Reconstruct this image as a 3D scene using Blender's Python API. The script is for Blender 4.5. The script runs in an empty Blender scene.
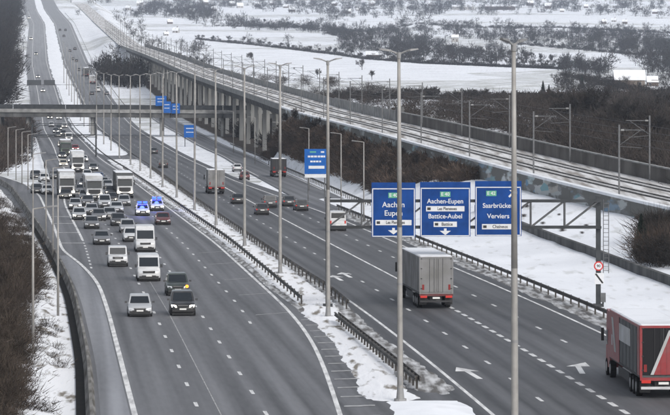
import bpy, math, random
import numpy as np
from mathutils import Vector, Matrix

# ------------------------------------------------------------------ camera, sky, light, exposure
SC = bpy.context.scene
COL = SC.collection
RNG = random.Random(7)
NR = np.random.default_rng(11)
F, HY, CH = 3480.0, 84.0, 17.0          # focal length in photo pixels, level line, camera height
cam_d = bpy.data.cameras.new('camera')
cam = bpy.data.objects.new('camera', cam_d)
COL.objects.link(cam)
cam.location = (0, 0, CH)
cam.rotation_euler = (math.radians(90), 0, 0)
cam_d.sensor_fit = 'HORIZONTAL'
cam_d.sensor_width = 36
cam_d.lens = F / 670 * 36
cam_d.shift_y = -(207.5 - HY) / 670
cam_d.clip_start = 1
cam_d.clip_end = 60000
SC.camera = cam

SUN_EL, SUN_AZ = math.radians(38), math.radians(150)
w = bpy.data.worlds.new('World')
SC.world = w
w.use_nodes = True
nt = w.node_tree
nt.nodes.clear()
sky = nt.nodes.new('ShaderNodeTexSky')
sky.sky_type = 'NISHITA'
sky.sun_disc = False
sky.sun_elevation = SUN_EL
sky.sun_rotation = SUN_AZ
sky.air_density = 1.0
sky.dust_density = 3.0
hsv = nt.nodes.new('ShaderNodeHueSaturation')
hsv.inputs['Saturation'].default_value = 0.36      # cloud cover greys the sky light
bg = nt.nodes.new('ShaderNodeBackground')
bg.inputs['Strength'].default_value = 0.15
wo = nt.nodes.new('ShaderNodeOutputWorld')
nt.links.new(sky.outputs[0], hsv.inputs['Color'])
nt.links.new(hsv.outputs[0], bg.inputs['Color'])
nt.links.new(bg.outputs[0], wo.inputs['Surface'])
sun_d = bpy.data.lights.new('sun', 'SUN')
sun_d.energy = 0.9
sun_d.angle = math.radians(25)
sun_d.color = (1.0, 0.97, 0.93)
sun = bpy.data.objects.new('sun', sun_d)
COL.objects.link(sun)
sun.rotation_euler = (math.pi / 2 - SUN_EL, 0, math.pi - SUN_AZ)
SC.view_settings.view_transform = 'Standard'
SC.view_settings.look = 'None'
SC.view_settings.gamma = 1
SC.view_settings.exposure = 0.32
SC.view_settings.use_curve_mapping = False
SC.cycles.use_denoising = True
SC.cycles.max_bounces = 6
SC.cycles.volume_bounces = 1
SC.cycles.transparent_max_bounces = 8

# ------------------------------------------------------------------ mesh helpers
class MB:
    def __init__(s):
        s.v = []; s.f = []
    def add(s, vs, fs):
        o = len(s.v)
        s.v.extend([tuple(map(float, p)) for p in vs])
        s.f.extend([tuple(i + o for i in f) for f in fs])
        return s
    def box(s, c, d, rz=0.0):
        cx, cy, cz = c; hx, hy, hz = d[0] / 2, d[1] / 2, d[2] / 2
        ca, sa = math.cos(rz), math.sin(rz)
        vs = []
        for z in (-hz, hz):
            for x, y in ((-hx, -hy), (hx, -hy), (hx, hy), (-hx, hy)):
                vs.append((cx + x * ca - y * sa, cy + x * sa + y * ca, cz + z))
        return s.add(vs, [(3, 2, 1, 0), (4, 5, 6, 7), (0, 1, 5, 4), (1, 2, 6, 5), (2, 3, 7, 6), (3, 0, 4, 7)])
    def tube(s, p0, p1, r0, r1=None, n=8, caps=True):
        r1 = r0 if r1 is None else r1
        p0 = Vector(p0); p1 = Vector(p1)
        d = (p1 - p0)
        if d.length < 1e-6: return s
        d.normalize()
        a = d.orthogonal().normalized(); b = d.cross(a)
        vs = []
        for p, r in ((p0, r0), (p1, r1)):
            for i in range(n):
                t = 2 * math.pi * i / n
                vs.append(p + a * (math.cos(t) * r) + b * (math.sin(t) * r))
        fs = [(i, (i + 1) % n, n + (i + 1) % n, n + i) for i in range(n)]
        if caps: fs += [tuple(range(n - 1, -1, -1)), tuple(range(n, 2 * n))]
        return s.add(vs, fs)
    def quad(s, a, b, c, d):
        return s.add([a, b, c, d], [(0, 1, 2, 3)])
    def prism(s, poly, axis, a, b):
        """extrude a 2-D polygon along x, y or z from a to b"""
        n = len(poly); vs = []
        for t in (a, b):
            for p, q in poly:
                vs.append((t, p, q) if axis == 'x' else (p, t, q) if axis == 'y' else (p, q, t))
        fs = [(i, (i + 1) % n, n + (i + 1) % n, n + i) for i in range(n)]
        fs += [tuple(range(n - 1, -1, -1)), tuple(range(n, 2 * n))]
        return s.add(vs, fs)
    def loft(s, rings, close=True, caps=True):
        n = len(rings[0]); vs = [p for r in rings for p in r]; fs = []
        for k in range(len(rings) - 1):
            for i in range(n if close else n - 1):
                j = (i + 1) % n
                fs.append((k * n + i, k * n + j, (k + 1) * n + j, (k + 1) * n + i))
        if caps and close:
            fs += [tuple(range(n - 1, -1, -1)), tuple(range((len(rings) - 1) * n, len(rings) * n))]
        return s.add(vs, fs)
    def mesh(s, name, smooth=False):
        me = bpy.data.meshes.new(name)
        me.from_pydata(s.v, [], s.f)
        if smooth:
            me.polygons.foreach_set('use_smooth', [True] * len(me.polygons))
        me.update()
        return me

def np_mesh(name, verts, tris, smooth=False):
    me = bpy.data.meshes.new(name)
    verts = np.asarray(verts, np.float32); tris = np.asarray(tris, np.int32)
    n = len(tris); k = tris.shape[1]
    me.vertices.add(len(verts)); me.vertices.foreach_set('co', verts.ravel())
    me.loops.add(n * k); me.loops.foreach_set('vertex_index', tris.ravel())
    me.polygons.add(n)
    me.polygons.foreach_set('loop_start', np.arange(0, n * k, k, dtype=np.int32))
    if smooth: me.polygons.foreach_set('use_smooth', np.ones(n, bool))
    me.update(calc_edges=True)
    return me

def obj(name, data, m=None, parent=None, smooth=False):
    if isinstance(data, MB): data = data.mesh(name, smooth)
    o = bpy.data.objects.new(name, data)
    COL.objects.link(o)
    if parent is not None: o.parent = parent
    if m is not None and len(data.materials) == 0: data.materials.append(m)
    return o
def tag(o, label=None, cat=None, group=None, kind=None):
    if label: o['label'] = label
    if cat: o['category'] = cat
    if group: o['group'] = group
    if kind: o['kind'] = kind
    return o
def thing(name, label, cat, loc=(0, 0, 0), rz=0.0, group=None):
    o = bpy.data.objects.new(name, None)
    COL.objects.link(o)
    o.location = loc; o.rotation_euler = (0, 0, rz); o.empty_display_size = 0.3
    return tag(o, label, cat, group)
def copy_tree(o, parent=None):
    c = o.copy(); COL.objects.link(c)
    if parent is not None: c.parent = parent
    for ch in list(o.children): copy_tree(ch, c)
    return c
ORD = ['nearest', 'second', 'third', 'fourth', 'fifth', 'sixth', 'seventh', 'eighth', 'ninth', 'tenth', 'eleventh', 'twelfth',
       'thirteenth', 'fourteenth', 'fifteenth', 'sixteenth', 'seventeenth', 'eighteenth', 'nineteenth', 'twentieth']
def ordinal(i):
    if i < 20: return ORD[i]
    tens = {2: 'twenty', 3: 'thirty', 4: 'forty', 5: 'fifty', 6: 'sixty'}
    n = i + 1
    un = ['', 'first', 'second', 'third', 'fourth', 'fifth', 'sixth', 'seventh', 'eighth', 'ninth']
    if n % 10 == 0: return {3: 'thirtieth', 4: 'fortieth', 5: 'fiftieth', 6: 'sixtieth'}[n // 10]
    return tens[n // 10] + '-' + un[n % 10]

# ------------------------------------------------------------------ materials
def mat(name, col, rough=0.7, metal=0.0, noise=0.0, scale=3.0, col2=None, bump=0.0, bscale=None, emit=None, coat=0.0, detail=4, lo=0.35, hi=0.65, stretch=None, space='Object', spec=0.5):
    m = bpy.data.materials.new(name)
    m.use_nodes = True
    t = m.node_tree; b = t.nodes['Principled BSDF']
    b.inputs['Base Color'].default_value = (*col, 1)
    b.inputs['Roughness'].default_value = rough
    b.inputs['Metallic'].default_value = metal
    b.inputs['Specular IOR Level'].default_value = spec if rough < .8 else min(spec, .12)
    if coat: b.inputs['Coat Weight'].default_value = coat; b.inputs['Coat Roughness'].default_value = 0.15
    if emit:
        b.inputs['Emission Color'].default_value = (*emit[0], 1); b.inputs['Emission Strength'].default_value = emit[1]
    if noise or col2 or bump:
        tc = t.nodes.new('ShaderNodeTexCoord')
        mp = t.nodes.new('ShaderNodeMapping')
        if stretch: mp.inputs['Scale'].default_value = stretch
        t.links.new(tc.outputs[space], mp.inputs['Vector'])
        n = t.nodes.new('ShaderNodeTexNoise')
        n.inputs['Scale'].default_value = scale; n.inputs['Detail'].default_value = detail
        t.links.new(mp.outputs[0], n.inputs['Vector'])
        r = t.nodes.new('ShaderNodeValToRGB')
        c2 = col2 or tuple(c * (1 - noise) for c in col)
        c1 = col if col2 else tuple(min(1, c * (1 + noise)) for c in col)
        r.color_ramp.elements[0].position = lo; r.color_ramp.elements[0].color = (*c2, 1)
        r.color_ramp.elements[1].position = hi; r.color_ramp.elements[1].color = (*c1, 1)
        t.links.new(n.outputs['Fac'], r.inputs['Fac'])
        t.links.new(r.outputs['Color'], b.inputs['Base Color'])
        if bump:
            n2 = t.nodes.new('ShaderNodeTexNoise')
            n2.inputs['Scale'].default_value = bscale or scale * 4; n2.inputs['Detail'].default_value = 5
            t.links.new(mp.outputs[0], n2.inputs['Vector'])
            bp = t.nodes.new('ShaderNodeBump')
            bp.inputs['Strength'].default_value = bump; bp.inputs['Distance'].default_value = 0.1
            t.links.new(n2.outputs['Fac'], bp.inputs['Height'])
            t.links.new(bp.outputs[0], b.inputs['Normal'])
    return m

M = {}
M['snow'] = mat('snow', (0.84, 0.86, 0.89), 0.8, col2=(0.70, 0.72, 0.75), scale=0.35, bump=0.5, bscale=1.3, lo=0.3, hi=0.5)
M['snow_dirty'] = mat('snow_dirty', (0.80, 0.81, 0.83), 0.85, col2=(0.22, 0.20, 0.17), scale=1.3, detail=10, lo=0.34, hi=0.46, bump=0.7, bscale=3.0, stretch=(1, .16, 1))
M['snow_roof'] = mat('snow_roof', (0.76, 0.78, 0.81), 0.85, col2=(0.60, 0.61, 0.63), scale=0.35, detail=6, lo=.3, hi=.55)
M['steel_lamp'] = mat('lamp_steel', (0.29, 0.28, 0.265), 0.55, 0.15, noise=0.12, scale=1.5)
M['steel_lamp_dark'] = mat('lamp_steel_grey', (0.25, 0.25, 0.25), 0.55, 0.2, noise=0.12, scale=1.5)
M['rail_steel'] = mat('weathered_guard_rail', (0.12, 0.115, 0.11), 0.7, 0.2, spec=.2, col2=(0.05, 0.045, 0.04), scale=0.8)
M['gantry'] = mat('gantry_steel', (0.05, 0.054, 0.058), 0.6, 0.2, spec=.2, noise=0.2, scale=1.2)
M['galv'] = mat('galvanised_steel', (0.13, 0.133, 0.137), 0.6, 0.2, spec=.2, noise=0.15, scale=2)
M['concrete'] = mat('concrete', (0.30, 0.30, 0.29), 0.85, col2=(0.18, 0.18, 0.175), scale=0.5, detail=8)
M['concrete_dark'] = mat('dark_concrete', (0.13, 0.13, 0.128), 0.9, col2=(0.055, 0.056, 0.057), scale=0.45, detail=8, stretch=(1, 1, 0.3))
M['concrete_pale'] = mat('pale_concrete', (0.31, 0.31, 0.305), 0.85, col2=(0.18, 0.18, 0.175), scale=0.6, detail=6)
M['white_paint'] = mat('road_paint', (0.74, 0.74, 0.73), 0.7, col2=(0.42, 0.42, 0.42), scale=2.2, detail=8, lo=0.34, hi=0.6, stretch=(1, .15, 1))
M['worn_paint'] = mat('worn_road_paint', (0.42, 0.42, 0.42), 0.75, col2=(0.2, 0.2, 0.2), scale=1.8, detail=6)
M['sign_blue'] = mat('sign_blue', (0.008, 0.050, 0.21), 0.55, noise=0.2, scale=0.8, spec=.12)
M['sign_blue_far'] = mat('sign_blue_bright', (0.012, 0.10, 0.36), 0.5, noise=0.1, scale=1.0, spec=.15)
M['sign_white'] = mat('sign_white', (0.62, 0.63, 0.65), 0.5, noise=.08, scale=1.0)
M['sign_green'] = mat('sign_green', (0.10, 0.36, 0.22), 0.4)
M['sign_red'] = mat('sign_red', (0.5, 0.03, 0.03), 0.4)
M['sign_black'] = mat('sign_black', (0.02, 0.02, 0.02), 0.5)
M['sign_back'] = mat('sign_back', (0.06, 0.065, 0.07), 0.6, 0.3)
M['glass'] = mat('car_glass', (0.012, 0.016, 0.02), 0.1, spec=.6)
M['tyre'] = mat('tyre', (0.016, 0.016, 0.016), 0.9)
M['rim'] = mat('wheel_rim', (0.3, 0.3, 0.31), 0.4, 0.6)
M['plastic'] = mat('black_plastic', (0.022, 0.022, 0.023), 0.6)
M['chrome'] = mat('chrome_trim', (0.5, 0.5, 0.5), 0.25, 0.8)
M['plate'] = mat('number_plate', (0.7, 0.7, 0.68), 0.5)
M['lamp_off'] = mat('headlamp_glass', (0.55, 0.57, 0.6), 0.15, coat=0.5)
M['lamp_on'] = mat('lit_headlamp', (0.9, 0.9, 0.85), 0.3, emit=((1.0, 0.9, 0.74), 10.0))
M['indicator'] = mat('lit_indicator', (0.9, 0.4, 0.05), 0.3, emit=((1.0, 0.2, 0.01), 2.2))
M['tail'] = mat('tail_lamp', (0.2, 0.01, 0.01), 0.4)
M['tail_on'] = mat('lit_tail_lamp', (0.4, 0.02, 0.015), 0.3, emit=((1.0, 0.06, 0.04), 0.12))
M['blue_light'] = mat('blue_beacon', (0.05, 0.1, 0.9), 0.3, emit=((0.004, 0.016, 1.0), 14.0))
M['luminaire'] = mat('lamp_head', (0.2, 0.2, 0.2), 0.5, 0.3)
def paint(name, c, r=0.4): return mat('paint_' + name, c, r, 0.0, col2=tuple(.72 * x + .28 * y for x, y in zip(c, (.16, .155, .15))), scale=1.6, detail=6, lo=.3, hi=.62, stretch=(1, 1, 1.6), coat=0.3)
PAINT = dict(white=paint('white', (0.56, 0.57, 0.58)), silver=paint('silver', (0.29, 0.30, 0.315)), grey=paint('grey', (0.13, 0.135, 0.145)),
             dark=paint('charcoal', (0.035, 0.037, 0.042)), black=paint('black', (0.014, 0.014, 0.016)), green=paint('dark_green', (0.024, 0.036, 0.032)),
             red=paint('red', (0.26, 0.015, 0.02)), darkred=paint('dark_red', (0.10, 0.012, 0.014)), blue=paint('blue', (0.05, 0.09, 0.2)),
             lightsilver=paint('pale_silver', (0.40, 0.415, 0.43)), greentruck=paint('green_truck', (0.04, 0.075, 0.05)), cream=paint('cream', (0.6, 0.55, 0.45)))
M['tarp_grey'] = mat('grey_trailer_panel', (0.235, 0.235, 0.24), 0.65, col2=(.16, .158, .152), scale=0.55, detail=7, spec=.3)
M['tarp_dark'] = mat('charcoal_curtain', (0.07, 0.075, 0.078), 0.6, noise=0.25, scale=0.7)
M['tarp_white'] = mat('white_trailer_panel', (0.52, 0.53, 0.55), 0.6, col2=(.36, .36, .355), scale=0.5, detail=6, spec=.3)
M['track_snow'] = mat('trampled_track_snow', (0.66, 0.66, 0.66), .85, col2=(.27, .25, .23), scale=.9, detail=8, lo=.36, hi=.6, stretch=(1, .06, 1))
M['chassis'] = mat('truck_chassis', (0.03, 0.03, 0.032), 0.7)

def asphalt(name, c, patch=0.2, tone=1.0):
    m = bpy.data.materials.new(name); m.use_nodes = True
    t = m.node_tree; b = t.nodes['Principled BSDF']
    b.inputs['Roughness'].default_value = 0.62
    b.inputs['Specular IOR Level'].default_value = 0.3
    uv = t.nodes.new('ShaderNodeUVMap'); uv.uv_map = 'UVMap'
    def noise(sx, sy, sc, det):
        mp = t.nodes.new('ShaderNodeMapping'); mp.inputs['Scale'].default_value = (sx, sy, 1)
        n = t.nodes.new('ShaderNodeTexNoise'); n.inputs['Scale'].default_value = sc; n.inputs['Detail'].default_value = det
        t.links.new(uv.outputs[0], mp.inputs[0]); t.links.new(mp.outputs[0], n.inputs['Vector'])
        return n.outputs['Fac']
    def math_(op, a, bb):
        n = t.nodes.new('ShaderNodeMath'); n.operation = op
        for i, v in enumerate((a, bb)):
            if isinstance(v, (int, float)): n.inputs[i].default_value = v
            else: t.links.new(v, n.inputs[i])
        return n.outputs[0]
    streak = noise(1.0, 0.008, 1.1, 3)     # long tyre-worn streaks along the travel direction
    fine = noise(1.0, 0.12, 3.0, 4)
    big = noise(0.25, 0.02, 0.7, 3)
    speck = noise(1, 1, 22.0, 2)
    s = math_('ADD', math_('MULTIPLY', streak, 1.15), math_('MULTIPLY', fine, 0.30))
    s = math_('ADD', s, math_('MULTIPLY', big, 0.75))
    s = math_('ADD', s, math_('MULTIPLY', speck, 0.22))
    # darker wheel tracks, two to a lane, worn unevenly
    sxx = t.nodes.new('ShaderNodeSeparateXYZ'); t.links.new(uv.outputs[0], sxx.inputs[0])
    cs = math_('COSINE', math_('MULTIPLY', sxx.outputs['X'], 2 * math.pi / 1.75), 0)
    trk = math_('MULTIPLY', math_('SUBTRACT', 0.5, math_('MULTIPLY', cs, 0.5)), math_('ADD', big, 0.1))
    s = math_('SUBTRACT', s, math_('MULTIPLY', trk, 0.30))
    s = math_('ADD', s, 0.09)
    r = t.nodes.new('ShaderNodeValToRGB')
    r.color_ramp.elements[0].position = 0.0; r.color_ramp.elements[1].position = 1.0
    mr = t.nodes.new('ShaderNodeMapRange')
    mr.inputs['From Min'].default_value = 0.85; mr.inputs['From Max'].default_value = 1.58
    t.links.new(s, mr.inputs['Value'])
    r.color_ramp.elements[0].color = (*[x * (1 - patch * 1.4) for x in c], 1)
    r.color_ramp.elements[1].color = (*[x * (1 + patch * 1.5) for x in c], 1)
    t.links.new(mr.outputs[0], r.inputs['Fac'])
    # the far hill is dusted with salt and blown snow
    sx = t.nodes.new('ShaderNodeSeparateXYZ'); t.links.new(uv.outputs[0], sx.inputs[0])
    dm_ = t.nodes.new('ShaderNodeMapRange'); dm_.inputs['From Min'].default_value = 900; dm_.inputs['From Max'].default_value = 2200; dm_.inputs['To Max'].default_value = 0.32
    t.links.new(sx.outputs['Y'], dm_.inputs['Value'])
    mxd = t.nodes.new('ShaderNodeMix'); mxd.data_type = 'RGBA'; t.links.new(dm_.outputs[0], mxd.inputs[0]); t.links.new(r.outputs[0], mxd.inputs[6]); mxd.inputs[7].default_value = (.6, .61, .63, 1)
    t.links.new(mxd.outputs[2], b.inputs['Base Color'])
    bp = t.nodes.new('ShaderNodeBump'); bp.inputs['Strength'].default_value = 0.25; bp.inputs['Distance'].default_value = 0.02
    t.links.new(speck, bp.inputs['Height']); t.links.new(bp.outputs[0], b.inputs['Normal'])
    return m
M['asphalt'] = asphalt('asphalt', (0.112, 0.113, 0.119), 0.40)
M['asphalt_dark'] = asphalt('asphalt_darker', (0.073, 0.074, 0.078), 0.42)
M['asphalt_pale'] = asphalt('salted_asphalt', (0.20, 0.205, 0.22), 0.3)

# ------------------------------------------------------------------ the lie of the land
G = np.arange(-600, 12000, 4.0)
def curve(pts, win=60, reps=2):
    """(value, distance) points -> smooth function of distance"""
    p = sorted(pts, key=lambda q: q[1])
    v = np.array([q[0] for q in p], float); d = np.array([q[1] for q in p], float)
    y = np.interp(G, d, v)
    lo = G < d[0]; hi = G > d[-1]
    y[lo] = v[0] + (G[lo] - d[0]) * (v[1] - v[0]) / (d[1] - d[0])
    y[hi] = v[-1] + (G[hi] - d[-1]) * (v[-1] - v[-2]) / (d[-1] - d[-2])
    k = max(1, int(win / 4)) | 1
    for _ in range(reps):
        y = np.convolve(np.pad(y, k // 2, mode='reflect', reflect_type='odd'), np.ones(k) / k, 'valid')
    return lambda q: np.interp(q, G, y)
def prof(d):
    d = np.asarray(d, float); k = .042 / 900
    return np.where(d < 700, 0, np.where(d < 1600, .5 * k * (d - 700) ** 2, 18.9 + .042 * (d - 1600)))
RL = curve([(20, 0), (8.1, 179), (6.8, 199), (4.8, 227), (2.1, 262), (-0.3, 290), (-12.8, 430), (-18, 489), (-36.4, 704), (-57.7, 930),
            (-72.9, 1079), (-109, 1480), (-142, 1830), (-212, 2640), (-262, 3150), (-330, 3900), (-900, 9500)], 44)
_W = curve([(5.7, 459), (7, 600), (9, 780), (9.6, 1095), (10, 1600), (9, 2600), (9, 6000)], 60)
def _lr_pts():
    p = [(3, 60), (1.4, 140), (0.2, 181), (-0.6, 208), (-1.6, 233), (-3.5, 262), (-9.4, 332), (-12.8, 372), (-21.1, 459)]
    return p + [(float(RL(d) - _W(d)), d) for d in range(520, 9500, 60)]
LR = curve(_lr_pts(), 24)
_L2a = curve([(-3.6, 180), (-9.8, 256), (-16.4, 332), (-19.7, 372)], 12)
def L2(d): return np.where(np.asarray(d) < 350, _L2a(d), LR(d) - 6.9)
ML = curve([(14, 379), (14, 500), (10.6, 650), (8.9, 863), (7.6, 1162), (7.6, 3000)], 40)
def LM(d): return LR(d) - ML(d)
LL = curve([(-7.1, 140), (-10.3, 179), (-17.1, 262), (-20.1, 296), (-22.4, 316), (-25.5, 340), (-27.5, 352), (-34, 420), (-39.3, 473), (-45, 530), (-52.7, 592), (-63, 650), (-78, 710)], 16)
LB = curve([(-9.6, 140), (-12.95, 184), (-14.9, 210), (-17.55, 240.5), (-20.5, 274), (-23.3, 302), (-28.3, 349), (-33, 392), (-41.4, 466), (-52, 558), (-61, 620), (-77, 690), (-95, 740)], 20)
_RRo = curve([(14.2, 300), (14.2, 450), (10.6, 620), (10.6, 900)], 40)
def RR(d): return RL(d) + _RRo(d)
RAMP = curve([(-74, 1320), (-64, 1240), (-56.6, 1160), (-42.7, 1025), (-30.8, 893), (-22.5, 806), (-14.8, 694), (-6.6, 580), (-2.5, 520), (2.0, 460), (4.5, 430)], 40)
XR = curve([(70, 200), (43, 350), (35, 400), (24, 480), (10.5, 600), (-2, 720), (-13.5, 845), (-27.5, 1010), (-44.5, 1180), (-65, 1405), (-78, 1545), (-112, 1900), (-182, 2700), (-290, 3900), (-800, 9000)], 70)
ZR = curve([(1.0, 200), (4.2, 350), (5.3, 400), (7.3, 480), (9.8, 600), (11.6, 720), (14.2, 845), (17.0, 1010), (21.0, 1180), (26.6, 1405), (30, 1545), (38.5, 1900), (66, 2700), (112, 3900), (300, 9000)], 70)
HILL = curve([(-1, 0), (4.0, 380), (6, 480), (8.3, 600), (11, 800), (14, 1100), (18, 1500), (26, 2000), (41, 2500), (57, 3000), (78, 3600), (110, 4500), (162, 6000), (275, 9000), (330, 12000)], 160)
def sstep(x): x = np.clip(x, 0, 1); return x * x * (3 - 2 * x)
def wave(x, y, s, p): return np.sin(x / s + p) * np.cos(y / (s * 1.3) + 1.7 * p) + 0.5 * np.sin((x * .7 + y) / (s * .6) + 2 * p)
def LBO(y): return np.where(y < 740, np.maximum(RL(np.minimum(y, 740)) - LB(np.minimum(y, 740)), 20), np.interp(y, [740, 820, 960], [57.0, 50.0, 33.0]))
def T(x, y):
    x = np.asarray(x, float); y = np.asarray(y, float)
    base = prof(y); u = x - RL(y); v = x - XR(y)
    zr = ZR(y); hill = HILL(y) + 1.2 * wave(x, y, 90, .4) * sstep((y - 500) / 700)
    # highway corridor, sunk a little under the roads
    cor = base - 0.16
    right = sstep((u - 16.8) / 1.2) * 0.2
    cor = cor + right * (y < 520)
    emb = sstep((775 - y) / 30)
    u1 = np.interp(y, [440, 520, 700, 800], [18.5, 23.5, 26, 28])
    slope = sstep((u - u1) / np.maximum(XR(y) - 5.8 - RL(y) - u1, 4))
    cor = cor + emb * slope * np.maximum(zr - np.interp(y, [300, 400, 480, 600, 680, 760], [2.0, 2.4, 2.8, 2.6, 1.8, 1.4]) - base, 0)
    # right of the railway the land rises to its own hill
    t = sstep((v - 4) / 55)
    z = cor * (1 - t) + hill * t
    z = np.where((y > 1800) & (v < 6) & (u > 16), np.maximum(z, base + (zr - 1 - base) * sstep((u - 16) / 14) * sstep((y - 1800) / 200)), z)
    # the railway is cut into the hill where the land stands higher
    z = np.where(y > 1500, np.minimum(z, zr - .8 + np.maximum(0, np.abs(v) - 7) * .45), z)
    # left bank
    lb = LBO(y)
    lft = np.maximum(0, -u - lb - 1.5)
    z = z + np.minimum(lft * 0.16, 9) * sstep((y - 80) / 80) + 0.16 * sstep(lft)
    z = z + np.where(lft > 60, 3 * wave(x, y, 120, 1.1) * sstep((lft - 60) / 200), 0)
    return z
def hit(x, y):
    """where the sight line through photo point (x, y) meets the ground"""
    d = np.concatenate([np.arange(140, 1500, 2.0), np.arange(1500, 11000, 6.0)])
    X = (x - 335) * d / F; z = CH - (y - HY) * d / F
    k = np.argmax(T(X, d) >= z)
    return float(X[k]), float(d[k]), float(T(X[k], d[k]))
_ds = np.linspace(120, 6000, 50000); _ys = HY + (CH - prof(_ds)) * F / _ds
def road_at(x, y):
    d = float(np.interp(-y, -_ys, _ds)); return (x - 335) * d / F, d, float(prof(d))
def heading(fn, d): return math.atan(float(fn(d + 5) - fn(d - 5)) / 10)

# ground sheet: rows follow the road
ug = np.unique(np.concatenate([np.array([-6000, -4000, -2600, -1800, -1300, -1000, -800]), np.arange(-650, -140, 25), np.arange(-140, -60, 8), np.arange(-60, 80, 1.6), np.arange(80, 180, 6),
               np.arange(180, 700, 20), np.arange(700, 1800, 60), np.array([1800, 2200, 2800, 3600, 4600, 6000, 8000])]))
yg = np.unique(np.concatenate([np.array([-500, -250, 0, 60]), np.arange(100, 600, 5), np.arange(600, 1400, 10), np.arange(1400, 4000, 25), np.arange(4000, 11600, 120)]))
UU, YY = np.meshgrid(ug, yg)
XX = RL(YY) + UU
ZZ = T(XX, YY)
rough = NR.normal(0, 1, ZZ.shape)
ZZ = ZZ + np.where((YY < 700) & ((UU > 19) | (UU < -30)), rough * 0.05, 0)
nv = np.stack([XX, YY, ZZ], -1).reshape(-1, 3)
nu = len(ug); idx = np.arange(len(nv)).reshape(len(yg), nu)
fq = np.stack([idx[:-1, :-1], idx[:-1, 1:], idx[1:, 1:], idx[1:, :-1]], -1).reshape(-1, 4)
me = np_mesh('ground', nv, fq, smooth=True)
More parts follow.
